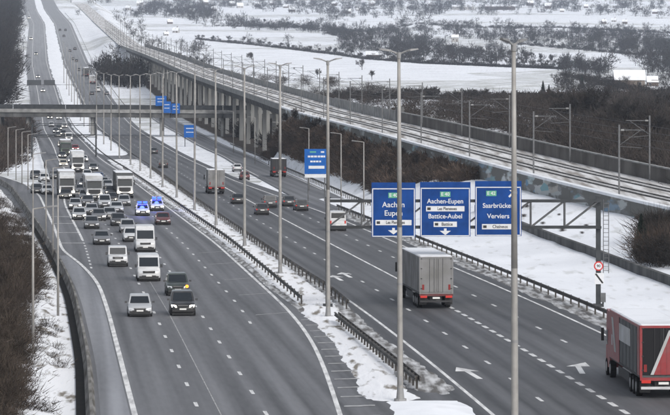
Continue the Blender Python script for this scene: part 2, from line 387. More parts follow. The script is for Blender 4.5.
# bare earth under the scrub and woods (what lies there, not light)
VV = XX - XR(YY)
bare = np.zeros(ZZ.shape)
lbo = LBO(YY)
bare = np.maximum(bare, sstep((-UU - lbo - 4.0) / 3) * (YY < 2600))
bare = np.maximum(bare, sstep((YY - 470) / 40) * sstep((900 - YY) / 30) * sstep((UU - np.interp(YY, [470, 520, 700, 800], [30, 25.5, 27, 28])) / 1.5) * (VV < -2))
bare = np.maximum(bare, ((YY > 750) & (YY < 1750)) * sstep((VV + 9) / 4) * sstep((44 - VV) / 12) * 0.95)
bare = np.maximum(bare, ((YY > 300) & (YY < 1000)) * sstep((VV - 9) / 4) * sstep((95 - VV) / 20) * 0.5)
at = me.attributes.new('bare', 'FLOAT', 'POINT')
at.data.foreach_set('value', bare.ravel().astype(np.float32))
def ground_mat():
    m = bpy.data.materials.new('snowy_ground'); m.use_nodes = True
    t = m.node_tree; b = t.nodes['Principled BSDF']; b.inputs['Roughness'].default_value = 0.85; b.inputs['Specular IOR Level'].default_value = .1
    tc = t.nodes.new('ShaderNodeTexCoord')
    def noise(sc, det, vec=None):
        n = t.nodes.new('ShaderNodeTexNoise'); n.inputs['Scale'].default_value = sc; n.inputs['Detail'].default_value = det
        t.links.new(vec or tc.outputs['Object'], n.inputs['Vector']); return n.outputs['Fac']
    def ramp(fac, a, ca, bb, cb):
        r = t.nodes.new('ShaderNodeValToRGB'); e = r.color_ramp.elements
        e[0].position = a; e[0].color = (*ca, 1); e[1].position = bb; e[1].color = (*cb, 1)
        t.links.new(fac, r.inputs['Fac']); return r.outputs['Color']
    def mix(f, a, c):
        n = t.nodes.new('ShaderNodeMix'); n.data_type = 'RGBA'
        t.links.new(f, n.inputs[0]) if not isinstance(f, float) else setattr(n.inputs[0], 'default_value', f)
        t.links.new(a, n.inputs[6]); t.links.new(c, n.inputs[7]); return n.outputs[2]
    snow = ramp(noise(0.05, 6), 0.3, (0.70, 0.72, 0.755), 0.62, (0.82, 0.84, 0.875))
    grass = ramp(noise(0.5, 6), 0.35, (0.13, 0.13, 0.09), 0.65, (0.27, 0.27, 0.21))
    earth = ramp(noise(1.2, 6), 0.35, (0.035, 0.026, 0.02), 0.65, (0.10, 0.078, 0.06))
    # some pastures are only thinly covered
    vo = t.nodes.new('ShaderNodeTexVoronoi'); vo.inputs['Scale'].default_value = 0.0042; vo.inputs['Randomness'].default_value = 1.0
    t.links.new(tc.outputs['Object'], vo.inputs['Vector'])
    sep = t.nodes.new('ShaderNodeSeparateColor'); t.links.new(vo.outputs['Color'], sep.inputs[0])
    thin = ramp(sep.outputs[0], 0.66, (0, 0, 0), 0.70, (1, 1, 1))
    pat = ramp(noise(0.12, 8), 0.38, (0, 0, 0), 0.62, (1, 1, 1))
    mu = t.nodes.new('ShaderNodeMath'); mu.operation = 'MULTIPLY'; t.links.new(thin, mu.inputs[0]); t.links.new(pat, mu.inputs[1])
    mu2 = t.nodes.new('ShaderNodeMath'); mu2.operation = 'MULTIPLY'; t.links.new(mu.outputs[0], mu2.inputs[0]); mu2.inputs[1].default_value = 0.6
    col = mix(mu2.outputs[0], snow, grass)
    # tufts through the snow close by
    mpt = t.nodes.new('ShaderNodeMapping'); mpt.inputs['Scale'].default_value = (1, .18, 1); t.links.new(tc.outputs['Object'], mpt.inputs[0])
    tuft = ramp(noise(0.9, 10, mpt.outputs[0]), 0.56, (0, 0, 0), 0.68, (1, 1, 1))
    tm = t.nodes.new('ShaderNodeMath'); tm.operation = 'MULTIPLY'; t.links.new(tuft, tm.inputs[0]); tm.inputs[1].default_value = 0.3
    col = mix(tm.outputs[0], col, grass)
    ba = t.nodes.new('ShaderNodeAttribute'); ba.attribute_name = 'bare'
    edge = t.nodes.new('ShaderNodeMath'); edge.operation = 'ADD'
    sub = t.nodes.new('ShaderNodeMath'); sub.operation = 'SUBTRACT'; t.links.new(noise(0.45, 8), sub.inputs[0]); sub.inputs[1].default_value = 0.5
    t.links.new(ba.outputs['Fac'], edge.inputs[0]); t.links.new(sub.outputs[0], edge.inputs[1])
    bm_ = ramp(edge.outputs[0], 0.45, (0, 0, 0), 0.6, (1, 1, 1))
    col = mix(bm_, col, earth)
    t.links.new(col, b.inputs['Base Color'])
    bp = t.nodes.new('ShaderNodeBump'); bp.inputs['Strength'].default_value = 0.5; bp.inputs['Distance'].default_value = 0.25
    t.links.new(noise(0.8, 6), bp.inputs['Height']); t.links.new(bp.outputs[0], b.inputs['Normal'])
    return m
tag(obj('ground', me, ground_mat()), 'snow covered ground and fields rising to the hills', 'ground', kind='structure')

# ------------------------------------------------------------------ roads
def ribbon(name, fa, fb, d, dz, m, nx=1, zfn=None, parent=None, kind='structure', label=None, cat=None, bump=0.0, drape=False, ub=None):
    d = np.asarray(d, float); a = fa(d); b = fb(d)
    ts = np.linspace(0, 1, nx + 1)
    X = a[:, None] + (b - a)[:, None] * ts[None]
    Y = np.repeat(d[:, None], nx + 1, 1)
    Z = (prof(d) if zfn is None else zfn(d))[:, None] + np.zeros_like(X) + dz
    if drape: Z = np.maximum(T(X, Y), prof(Y) - .1) + dz
    if bump:
        k = np.minimum(ts, 1 - ts) * 2
        Z = Z + (k ** 0.75)[None] * bump * (0.7 + 0.9 * NR.random(X.shape)) * (k > 0)[None] * np.clip(np.minimum(np.arange(len(d)), len(d) - 1 - np.arange(len(d))) / 5, 0, 1)[:, None]
    i = np.arange(X.size).reshape(X.shape)
    q = np.stack([i[:-1, :-1], i[:-1, 1:], i[1:, 1:], i[1:, :-1]], -1).reshape(-1, 4)
    me = np_mesh(name, np.stack([X, Y, Z], -1).reshape(-1, 3), q, smooth=True)
    uv = me.uv_layers.new(name='UVMap')
    uvv = np.stack([X - (ub or RL)(Y), Y], -1).reshape(-1, 2)[q.ravel()].astype(np.float32)
    uv.data.foreach_set('uv', uvv.ravel())
    o = obj(name, me, m, parent)
    tag(o, label, cat, kind=kind)
    return o
def drange(a, b, step=4.0):
    n = max(2, int((b - a) / step) + 1); return np.linspace(a, b, n)
far = np.concatenate([np.arange(-200, 1600, 5.0), np.arange(1600, 4800, 20.0)])
def AL(d):                                    # left asphalt edge
    t = sstep((np.asarray(d) - 520) / 90)
    return (LB(d) + 0.25) * (1 - t) + (LM(d) - 3.4) * t
def AR(d): return RL(d) + np.interp(d, [0, 450, 640, 5000], [16.3, 16.3, 12.2, 12.2])
_E1 = NR.uniform(-1, 1, 6000); _E2 = NR.uniform(-1, 1, 6000); _E3 = NR.uniform(-1, 1, 6000)
def sedge(d, p):                              # ragged snow edge
    d = np.asarray(d, float); k = np.arange(6000)
    return .30 * np.interp(d / 21 + 300 * p, k, _E1) + .20 * np.interp(d / 6.3 + 200 * p, k, _E2) + .14 * np.interp(d / 1.9 + 400 * p, k, _E3)
def MLe(d): return LR(d) + np.interp(d, [0, 175, 230, 275, 300, 5000], [2.0, 1.7, 1.35, 0.8, 0.6, 0.8])
def MRe(d): return RL(d) - np.interp(d, [0, 188, 192, 240, 275, 300, 5000], [2.2, 2.2, 2.6, 2.1, 1.0, 0.7, 0.9])
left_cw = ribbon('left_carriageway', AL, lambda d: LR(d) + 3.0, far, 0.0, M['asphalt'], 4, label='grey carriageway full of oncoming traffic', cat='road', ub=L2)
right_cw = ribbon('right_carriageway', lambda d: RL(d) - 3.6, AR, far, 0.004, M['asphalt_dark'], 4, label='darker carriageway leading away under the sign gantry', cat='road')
slip_r = ribbon('slip_road', lambda d: RAMP(d) - 3.6, lambda d: RAMP(d) + 3.6, drange(440, 1300, 5), -0.03, M['asphalt'], 2, label='curving slip road joining beside the railway viaduct', cat='road')
SLX = curve([(-30, 380), (-37.2, 440), (-43, 500), (-49.8, 550), (-57, 600), (-66, 650), (-78, 700), (-95, 750), (-118, 800)], 30)
slip_l = ribbon('slip_road', lambda d: SLX(d) - 3.2, lambda d: SLX(d) + 3.2, drange(400, 800, 5), -0.02, M['asphalt'], 2, label='slip road joining from the left past the barrier', cat='road', zfn=lambda d: prof(d))
# paler salted shoulder beside the concrete barrier
ribbon('hard_shoulder', lambda d: LB(d) + 0.5, lambda d: LL(d) - 0.25, drange(-50, 345, 5), 0.006, M['asphalt_pale'], 2, label='pale salted shoulder beside the concrete barrier', cat='road')
# snow on the central reservation
dm = np.concatenate([np.arange(186, 780, 0.9), ])
ribbon('central_reservation', lambda d: MLe(d) + sedge(d, 0.3), lambda d: MRe(d) + sedge(d, 1.9), dm, -0.02, M['snow_dirty'], 12, label='snow covered central reservation between the carriageways', cat='verge', bump=0.13)
ribbon('central_reservation', lambda d: MLe(d) + sedge(d, 0.3), lambda d: MRe(d) + sedge(d, 1.9), drange(806, 4500, 8), -0.02, M['snow'], 6, label='far snowy central reservation beyond the crossover gap', cat='verge', bump=0.15)
ribbon('central_reservation', lambda d: MLe(d) + 1.0 + sedge(d, 0.8), lambda d: MRe(d) + 1.2 + sedge(d, 2.9), drange(120, 187, 0.9), 0.0, M['snow'], 9, label='smooth snow mound at the foot of the nearest lamp post', cat='verge', bump=0.2)
ribbon('crossover', lambda d: LR(d) + 0.2, lambda d: RL(d) - 0.2, drange(776, 812, 4), 0.006, M['asphalt'], 1, label='paved crossover gap in the central reservation', cat='road')

# grey slush thrown up along the guard rails
M['slush'] = mat('slush', (0.58, 0.59, 0.6), 0.8, col2=(0.13, 0.125, 0.12), scale=1.9, detail=10, lo=0.40, hi=0.66, bump=0.5, bscale=4, stretch=(1, .13, 1))
ribbon('slush_verge', lambda d: RL(d) + 15.0 + sedge(d, .7), lambda d: RL(d) + 17.3, drange(120, 470, 1.5), -0.01, M['slush'], 6, label='grey slush strip along the right guard rail', cat='verge', bump=.05)
ribbon('slush_verge', lambda d: MLe(d) - .35 + .5 * sedge(d, 2.2), lambda d: MLe(d) + .6, drange(255, 700, 1.5), -0.015, M['slush'], 4, label='grey slush strip beside the oncoming carriageway', cat='verge', bump=.05)
ribbon('slush_verge', lambda d: MRe(d) - .9, lambda d: MRe(d) + np.interp(d, [180, 192, 240, 280, 700], [1.6, 2.6, 1.3, .5, .45]) + .5 * sedge(d, 1.2), drange(188, 700, 1.5), -0.015, M['slush'], 5, label='grey slush strip beside the carriageway leading away', cat='verge', bump=.05)

def line(name, fn, width, d0, d1, parent, m='white_paint', step=4.0, dz=0.012):
    o = ribbon(name, lambda d: fn(d) - width / 2, lambda d: fn(d) + width / 2, drange(d0, d1, step), dz, M[m], 1, parent=parent, kind=None)
    return o
DASH = MB().add([(-.5, -.5, 0), (.5, -.5, 0), (.5, .5, 0), (-.5, .5, 0)], [(0, 1, 2, 3)]).mesh('lane_dash')
DASH.materials.append(M['white_paint'])
def dashes(fn, d0, d1, parent, period=12.4, length=2.5, width=0.2, dz=0.014):
    d = d0
    while d < d1:
        o = bpy.data.objects.new('lane_dash', DASH); COL.objects.link(o); o.parent = parent
        z = float(prof(d)); sl = float(prof(d + 2) - prof(d - 2)) / 4
        o.location = (float(fn(d)), d, z + dz)
        o.rotation_euler = (math.atan(sl), 0, -heading(fn, d)); o.scale = (width, length, 1)
        d += period
# left carriageway markings
line('edge_line', LR, 0.26, 120, 3200, left_cw)
line('edge_line', LL, 0.30, 120, 700, left_cw)
line('edge_line', LM, 0.26, 379, 3200, left_cw)
dashes(lambda d: L2(d), 130, 700, left_cw)
line('paving_joint', lambda d: L2(d) - 2.35, 0.07, 120, 300, left_cw, 'worn_paint', dz=0.010)
dashes(lambda d: L2(d) - 3.4, 130 + 5, 600, left_cw)
dashes(lambda d: LR(d) - 3.45, 248, 700, left_cw)
dashes(lambda d: LM(d), 322, 379, left_cw, 12.4 / 2)
dashes(lambda d: LR(d) - 3.5, 720, 1500, left_cw, 25)
for d in (372, 398, 424, 446):                # gore hatching of the closed strip
    o = obj('hatch_line', MB().quad((float(LL(d)) + .1, d - .35, .014), (float(LM(d)) - .1, d - .35, .014), (float(LM(d)) - .1, d + .35, .014), (float(LL(d)) + .1, d + .35, .014)), M['white_paint'], left_cw)
for d in (258, 282, 304, 330, 352):
    x0, x1 = float(LR(d)) - 2.6, float(LR(d)) - 0.2
    obj('hatch_line', MB().quad((x0, d - 2.2, .014), (x0 + .1, d - 1.6, .014), (x1 + .1, d + 1.3, .014), (x1, d + .7, .014)), M['worn_paint'], left_cw)
d = 150.0
while d < 252:                                # short bars on the strip beside the edge line
    x0 = float(LR(d)) + 0.35; wd = float(np.interp(d, [150, 215, 252], [1.8, 1.5, 0.7]))
    obj('hatch_line', MB().quad((x0, d - .45, .014), (x0 + wd, d + .1, .014), (x0 + wd, d + .8, .014), (x0, d + .25, .014)), M['worn_paint'], left_cw)
    d += 5.6
# right carriageway markings
line('edge_line', RL, 0.22, 120, 3200, right_cw)
line('edge_line', RR, 0.22, 120, 3200, right_cw)
line('edge_line', lambda d: RL(d) + 7.0, 0.22, 292, 600, right_cw)
dashes(lambda d: RL(d) + 7.0, 130, 292, right_cw, 4.2, 2.4, 0.3)
dashes(lambda d: RL(d) + 3.5, 138, 700, right_cw)
dashes(lambda d: RL(d) + 10.6, 230, 520, right_cw)
dashes(lambda d: RL(d) + 3.5, 712, 1500, right_cw, 25)
dashes(lambda d: RL(d) + 7.0, 612, 1500, right_cw, 25)
line('edge_line', lambda d: RAMP(d) + 3.1, 0.2, 560, 1200, slip_r, dz=0.0)
line('edge_line', lambda d: RAMP(d) - 3.1, 0.2, 640, 1200, slip_r, dz=0.0)
line('edge_line', lambda d: SLX(d) - 2.8, 0.2, 600, 780, slip_l, dz=0.0)
def arrow(x, d, rz, parent, bend=0.0):
    mb = MB()
    mb.quad((-.1, -2.2, 0), (.1, -2.2, 0), (.1, .6, 0), (-.1, .6, 0))
    mb.add([(-.42, .6, 0), (.42, .6, 0), (0 + bend, 2.2, 0)], [(0, 1, 2)])
    o = obj('road_arrow', mb, M['white_paint'], parent); o.location = (x, d, float(prof(d)) + .014); o.rotation_euler = (0, 0, rz); o.scale = (1.7, 1.9, 1)
for px, py, rz, bend in ((470, 373, .10, -.15), (579, 368, -.02, .35), (346, 275, .1, 0), (337, 278, .1, 0)):
    X, d, z = road_at(px, py); arrow(X, d, rz, right_cw, bend)

# ------------------------------------------------------------------ barriers
def sweep(fn, d, prof2d, zfn=prof, close=True):
    """sweep a cross-section (offset across, height) along x = fn(distance)"""
    mb = MB(); rings = []
    for q in d:
        h = heading(fn, q); x = float(fn(q)); z = float(zfn(q))
        rings.append([(x + a * math.cos(h), q - a * math.sin(h), z + b) for a, b in prof2d])
    mb.loft(rings, close=close)
    return mb
def guard_rail(label, fn, d0, d1, group=None, side=1, post_to=None, step=4.0, double=False):
    t = thing('guard_rail', label, 'guard rail', (0, 0, 0), 0, group)
    W = [(0, .47), (.05, .50), (.05, .57), (0, .60), (0, .64), (.05, .67), (.05, .74), (0, .77), (-.03, .77), (-.03, .47)]
    for s in ((1, -1) if double else (side,)):
        obj('beam', sweep(fn, drange(d0, d1, 4 if d1 < 700 else 8), [((a + .13) * s, b) for a, b in W]), M['rail_steel'], t)
    pm = MB().box((0, 0, .3), (.12, .10, .9)).mesh('post'); pm.materials.append(M['rail_steel'])
    q = d0 + .5; n = 0
    while q < (post_to or d1) and n < 300:
        o = obj('post', pm, None, t); o.location = (float(fn(q)), q, float(prof(q))); o.rotation_euler = (0, 0, -heading(fn, q)); q += step; n += 1
    return t
guard_rail('long dark guard rail on the central reservation beside the right carriageway', curve([(0.9, 262), (-0.7, 285)] + [(float(RL(d)) - 1.1, d) for d in range(300, 1600, 40)], 16), 262, 1500, side=1, post_to=700)
guard_rail('dark guard rail on the central reservation beside the oncoming carriageway', lambda d: LR(d) + 1.5, 268, 1500, side=-1, post_to=700)
guard_rail('short double sided guard rail ending at the near lamp post', curve([(4.6, 193.5), (3.7, 205), (2.0, 225), (0.2, 247)], 8), 193.5, 248, double=True, step=2.0)
guard_rail('guard rail along the snowy verge under the sign gantry', lambda d: RL(d) + 16.7, 120, 470, side=-1)
guard_rail('guard rail on the outer side of the joining slip road', lambda d: RAMP(d) + 4.4, 480, 900, side=-1, post_to=700)
guard_rail('far guard rail along the left edge beyond the slip road', lambda d: LM(d) - 3.9, 700, 1500, side=1, post_to=720)
guard_rail('thin far guard rail on the right climbing the hill', lambda d: RL(d) + 14.5, 1180, 3000, side=-1, post_to=1185)
# concrete barrier on the left, cast in lengths
M['barrier'] = mat('mossy_concrete', (0.25, 0.245, 0.235), .9, col2=(0.085, 0.08, 0.07), scale=1.3, detail=9, stretch=(1, .15, 1))
t = thing('concrete_barrier', 'long pale concrete safety barrier along the left shoulder', 'barrier')
sec = [(-.27, 0), (.27, 0), (.25, .08), (.11, .3), (.08, .82), (-.08, .82), (-.11, .3), (-.25, .08)]
q = 130.0
while q < 735:
    obj('barrier_section', sweep(LB, drange(q, min(q + 5.9, 736), 3), sec), M['barrier'], t); q += 6.0
# flat strip, coloured near-black, in place of the trench behind it
ribbon('trench_strip', lambda d: LB(d) - 0.75, lambda d: LB(d) - 0.26, drange(120, 420, 4), 0.06, mat('near_black_strip', (0.012, 0.011, 0.010), 0.9, noise=.3, scale=1.0), 1, label='dark flat trench strip behind the concrete barrier', cat='channel')
# snow strip behind the barrier
ribbon('verge', lambda d: LB(d) - np.interp(d, [120, 190, 230, 262, 290, 330, 420, 600], [4.6, 4.6, 5.2, 4.0, 2.2, 3.4, 5.5, 6]) + 2 * sedge(d, .2), lambda d: LB(d) - .62 + .4 * sedge(d, 3.3), drange(120, 700, 1.2), 0.0, M['snow_dirty'], 8, drape=True, label='patchy snow verge behind the concrete barrier', cat='verge', bump=0.16)
# low dark wall on the snow slope right of the gantry
LW = curve([hit(px, py)[:2] for px, py in ((690, 294), (670, 286), (630, 271), (590, 256), (555, 243), (520, 229), (490, 217))], 12)
t = thing('low_wall', 'low dark retaining wall crossing the snow slope behind the gantry post', 'wall')
LWD = sorted(hit(px, py)[1] for px, py in ((690, 294), (480, 213)))
q = LWD[0]
while q < LWD[1]:
    obj('wall_panel', sweep(LW, drange(q, q + 5.96, 3), [(-.22, -.6), (.22, -.6), (.22, .75), (-.22, .75)], zfn=lambda d: T(LW(d), d)), M['concrete_dark'], t); q += 6

# ------------------------------------------------------------------ lamp posts
def make_tall_lamp():
    r = thing('street_lamp', '-', 'street lamp')
    H = 18.6
    obj('base', MB().tube((0, 0, -.2), (0, 0, .12), .34, .34, 12).tube((0, 0, .12), (0, 0, .7), .22, .17, 12), M['steel_lamp_dark'], r)
    obj('pole', MB().tube((0, 0, .1), (0, 0, H * .5), .165, .135, 14, False).tube((0, 0, H * .5), (0, 0, H), .135, .085, 14), M['steel_lamp'], r, True)
    obj('access_door', MB().box((0, -.155, 1.1), (.14, .05, .5)), M['steel_lamp_dark'], r)
    for zz in (6.2, 12.4): obj('joint_ring', MB().tube((0, 0, zz), (0, 0, zz + .12), .172 - zz * .0035, .172 - zz * .0035, 14), M['steel_lamp_dark'], r)
    obj('collar', MB().tube((0, 0, H - .25), (0, 0, H + .08), .12, .12, 10), M['steel_lamp_dark'], r)
    for s in (-1, 1):
        mb = MB(); pts = [(0, 0, H - .05), (s * .25, 0, H + .08), (s * .45, 0, H + .15)]
        for a, b in zip(pts, pts[1:]): mb.tube(a, b, .05, .045, 8)
        obj('arm', mb, M['steel_lamp_dark'], r)
        L = MB().loft([[(s * .40, -.06, H + .10), (s * .40, .06, H + .10), (s * .40, .06, H + .19), (s * .40, -.06, H + .19)],
                       [(s * .62, -.15, H + .14), (s * .62, .15, H + .14), (s * .62, .10, H + .26), (s * .62, -.10, H + .26)],
                       [(s * 1.05, -.1, H + .22), (s * 1.05, .1, H + .22), (s * 1.05, .06, H + .29), (s * 1.05, -.06, H + .29)]])
        obj('luminaire', L, M['luminaire'], r)
    return r
proto = make_tall_lamp()
lamp_d = [145, 186.6, 253, 311, 363, 415, 465, 517, 569, 621, 673, 725, 790, 850, 910, 970, 1030, 1090, 1150, 1210, 1280, 1350, 1420, 1490, 1560]
for i, d in enumerate(lamp_d):
    o = proto if i == 0 else copy_tree(proto)
    x = float(LR(d) + RL(d)) / 2
    if i == 0: x = 7.5
    if i == 1: x = 3.5
    if i == 2: x = -0.5
    o.location = (x, d, float(prof(d)) + .02)
    o.rotation_euler = (RNG.uniform(-.004, .004), RNG.uniform(-.005, .005), -heading(RL, d) + (.95 if i == 0 else 0))
    tag(o, f'tall twin armed lamp post on the central reservation, {ordinal(i)} from the viewer' if i else 'thick tall lamp post nearest the viewer, its foot below the frame', 'street lamp', 'tall lamp posts on the central reservation')
def make_small_lamp(h, s):
    r = thing('street_lamp', '-', 'street lamp')
    obj('pole', MB().tube((0, 0, -.3), (0, 0, h), .10, .06, 10), M['steel_lamp'], r, True)
    obj('arm', MB().tube((0, 0, h - .02), (s * .9, 0, h + .12), .045, .04, 6), M['steel_lamp'], r)
    obj('luminaire', MB().loft([[(s * .8, -.1, h + .06), (s * .8, .1, h + .06), (s * .8, .1, h + .16), (s * .8, -.1, h + .16)], [(s * 1.5, -.13, h + .12), (s * 1.5, .13, h + .12), (s * 1.5, .06, h + .22), (s * 1.5, -.06, h + .22)]]), M['luminaire'], r)
    return r
proto = make_small_lamp(10, -1)
for i, (x, d) in enumerate([(3.55, 429), (0.85, 486), (-4.2, 560), (-10.0, 640), (-17, 740), (-24.5, 840)]):
    o = proto if i == 0 else copy_tree(proto)
    o.location = (x, d, float(T(x, d))); tag(o, f'slim lamp post in front of the brown embankment, {ordinal(i)} from the viewer', 'street lamp', 'slim lamp posts on the right verge')
proto = make_small_lamp(9, 1)
k = 0
for (px, py, dd) in [(33, 470, 215), (58, 372, 255), (53, 262, 338), (46, 250, 372), (33, 236, 405), (28, 200, 560), (22, 195, 590), (16, 190, 620), (8, 188, 650)]:
    x = (px - 335) * dd / F
    o = proto if k == 0 else copy_tree(proto)
    o.location = (x, dd, float(T(x, dd))); o.rotation_euler = (0, 0, .15)
    tag(o, f'slim lamp post behind the left concrete barrier, {ordinal(k)} from the viewer', 'street lamp', 'slim lamp posts on the left verge'); k += 1

# ------------------------------------------------------------------ sign gantry over the right carriageway
FONT_CACHE = {}
def text_mesh(body, size, m):
    key = (body, round(size, 3), m.name)
    if key not in FONT_CACHE:
        c = bpy.data.curves.new('lettering', 'FONT')
        c.body = body; c.size = size; c.align_x = 'CENTER'; c.align_y = 'CENTER'; c.extrude = 0.004; c.offset = 0.006
        tmp = bpy.data.objects.new('lettering_source', c); COL.objects.link(tmp)
        bpy.context.view_layer.update()
        me = bpy.data.meshes.new_from_object(tmp.evaluated_get(bpy.context.evaluated_depsgraph_get()))
        bpy.data.objects.remove(tmp); bpy.data.curves.remove(c)
        me.materials.clear(); me.materials.append(m); FONT_CACHE[key] = me
    return FONT_CACHE[key]
def text(body, x, y, z, size, m, parent, sx=1.0):
    o = obj('lettering', text_mesh(body, size, m), None, parent)
    o.location = (x, y, z); o.rotation_euler = (math.pi / 2, 0, 0); o.scale = (sx, 1, 1); return o
GD = 265.0
GXL, GXR, ZB, ZT = -0.55, 20.05, 6.1, 8.1
g = thing('sign_gantry', 'dark steel truss gantry spanning the right carriageway', 'gantry', (0, GD, 0))
for x, top in ((GXL, 8.3), (GXR, 8.4)):
    obj('upright', MB().box((x, 0, top / 2 - .1), (.36, .36, top + .2)), M['gantry'], g)
    obj('base_plate', MB().box((x, 0, .12), (.75, .75, .3)), M['gantry'], g)
    obj('cap', MB().box((x, 0, top + .05), (.44, .44, .1)), M['gantry'], g)
for yy in (-.45, .45):
    for z in (ZB, ZT):
        obj('chord', MB().box(((GXL + GXR) / 2, yy, z), (GXR - GXL + .4, .17, .2)), M['gantry'], g)
n = 8; stp = (GXR - GXL) / n
for k in range(n + 1):
    x = GXL + k * stp
    for yy in (-.45, .45):
        if 0 < k < n: obj('vertical_strut', MB().tube((x, yy, ZB), (x, yy, ZT), .06, .06, 6), M['galv'], g)
    for z in (ZB, ZT): obj('cross_strut', MB().tube((x, -.45, z), (x, .45, z), .05, .05, 6), M['gantry'], g)
    if k < n:
        for yy in (-.45, .45): obj('diagonal_brace', MB().tube((x, yy, ZB), (x + stp, yy, ZT), .055, .055, 6), M['galv'], g)
lad = obj('ladder', MB().tube((GXR + .38, -.1, 2.6), (GXR + .38, -.1, 8.2), .03, .03, 6).tube((GXR + .78, -.1, 2.6), (GXR + .78, -.1, 8.2), .03, .03, 6), M['galv'], g)
z = 2.8
while z < 8.2:
    obj('rung', MB().tube((GXR + .36, -.1, z), (GXR + .8, -.1, z), .022, .022, 5), M['galv'], lad); z += .32
def blue_sign(x0, x1, y0, y1, d, label, rows, blue='sign_blue', name='direction_sign', band=0.48):
    """a motorway sign facing the viewer; photo edges at distance d"""
    s = F / d
    X0, X1 = (x0 - 335) / s, (x1 - 335) / s; Z1, Z0 = CH - (y0 - HY) / s, CH - (y1 - HY) / s
    cx = (X0 + X1) / 2; wd = X1 - X0; ht = Z1 - Z0
    r = thing(name, label, 'road sign', (cx, d, Z0), 0, 'blue motorway direction signs')
    obj('panel', MB().box((0, 0, ht / 2), (wd, .08, ht)), M[blue], r)
    fy = -.045
    if band:
        b = MB(); t_ = .07; hh = ht - band; ww = wd - .1
        for c, dd in (((0, fy, .06), (ww, .012, t_)), ((0, fy, hh), (ww, .012, t_)), ((-ww / 2 + t_ / 2, fy, hh / 2 + .03), (t_, .012, hh - .07)), ((ww / 2 - t_ / 2, fy, hh / 2 + .03), (t_, .012, hh - .07))):
            b.box(c, dd)
        obj('border', b, M['sign_white'], r)
    for row in rows:
        kind, u, v = row[0], row[1] * wd / 2, row[2] * ht
        if kind == 'text': text(row[3], u, fy - .003, v, row[4], M['sign_white'], r, row[5] if len(row) > 5 else 1)
        elif kind == 'shield':
            p = obj('route_shield', MB().box((u, fy, v), (.78, .014, .40)), M['sign_green'], r)
            text(row[3], u, fy - .012, v, .36, M['sign_white'], p)
        elif kind == 'plate':
            p = obj('destination_plate', MB().box((u, fy, v), (row[4] * wd, .014, .40)), M['sign_white'], r)
            text(row[3], u + .14, fy - .012, v, .34, M['sign_black'], p, row[5])
            obj('pictogram', MB().box((u - row[4] * wd / 2 + .22, fy - .012, v), (.26, .006, .2)), M['sign_black'], p)
        elif kind == 'down':
            obj('arrow', MB().add([(u - .42, fy, v + .06), (u + .42, fy, v + .06), (u, fy, v - .26), (u - .1, fy, v + .06), (u + .1, fy, v + .06), (u + .1, fy, v + .24), (u - .1, fy, v + .24)], [(0, 2, 1), (3, 4, 5, 6)]), M['sign_white'], r)
        elif kind == 'upright':
            obj('arrow', MB().add([(u - .22, fy, v + .25), (u + .25, fy, v + .25), (u + .25, fy, v - .22), (u - .3, fy, v - .22), (u - .2, fy, v - .32), (u + .1, fy, v), (u, fy, v + .1)], [(0, 1, 2), (3, 4, 5, 6)]), M['sign_white'], r)
        elif kind == 'bar':
            obj('text_bar', MB().box((u, fy, v), (row[3] * wd, .012, row[4])), M[row[5]], r)
    return r
SD = GD - .62
blue_sign(371.5, 415.5, 182.5, 237, SD, 'left blue gantry sign reading Aachen and Eupen', [
    ('shield', 0, .765, 'E 40'), ('text', 0, .59, 'Aachen', .57, 1.0), ('text', 0, .435, 'Eupen', .57, 1.0), ('plate', 0, .265, 'Les Plenesses', .82, .78), ('down', 0, .11)])
blue_sign(420, 470.5, 182, 236.5, SD, 'middle blue gantry sign reading Aachen-Eupen and Battice-Aubel', [
    ('shield', 0, .775, 'E 40'), ('text', 0, .645, 'Aachen-Eupen', .5, .95), ('plate', 0, .51, 'Les Plenesses', .76, .8), ('text', 0, .37, 'Battice-Aubel', .5, .95), ('plate', 0, .225, 'Battice', .46, .9), ('down', 0, .09)])
blue_sign(475, 521.5, 181, 236, SD, 'right blue gantry sign reading Saarbrücken and Verviers, partly behind the near lamp post', [
    ('shield', -.3, .775, 'E 42'), ('upright', .6, .775), ('text', 0, .55, 'Saarbrücken', .5, .95), ('text', 0, .36, 'Verviers', .5, 1), ('plate', .0, .17, 'Chaineux', .7, .9)])
# post mounted signs
sg = thing('speed_sign', 'round red rimmed speed sign on the right gantry post', 'road sign', (GXR, GD - .22, 0))
mb = MB().tube((0, 0, 3.15), (0, -.03, 3.15), .36, .36, 24); obj('rim', mb, M['sign_red'], sg)
obj('face', MB().tube((0, -.03, 3.15), (0, -.05, 3.15), .26, .26, 24), M['sign_white'], sg)
text('90', 0, -.056, 3.15, .28, M['sign_black'], sg)
sg = thing('warning_plate', 'white plate with a black diagonal stripe on the right gantry post', 'road sign', (GXR, GD - .22, 0))
obj('plate', MB().box((0.05, -.03, 2.2), (.7, .03, .85)), M['sign_white'], sg)
obj('stripe', MB().quad((-.28, -.05, 2.54), (-.16, -.05, 2.6), (.38, -.05, 1.88), (.26, -.05, 1.82)), M['sign_black'], sg)
cb = thing('control_cabinet', 'small grey cabinet at the foot of the right gantry post', 'cabinet', (GXR + .35, GD - .1, 0))
obj('housing', MB().box((0, 0, .75), (.4, .3, .7)), M['galv'], cb); obj('stand', MB().box((0, 0, .3), (.12, .12, .7)), M['gantry'], cb)
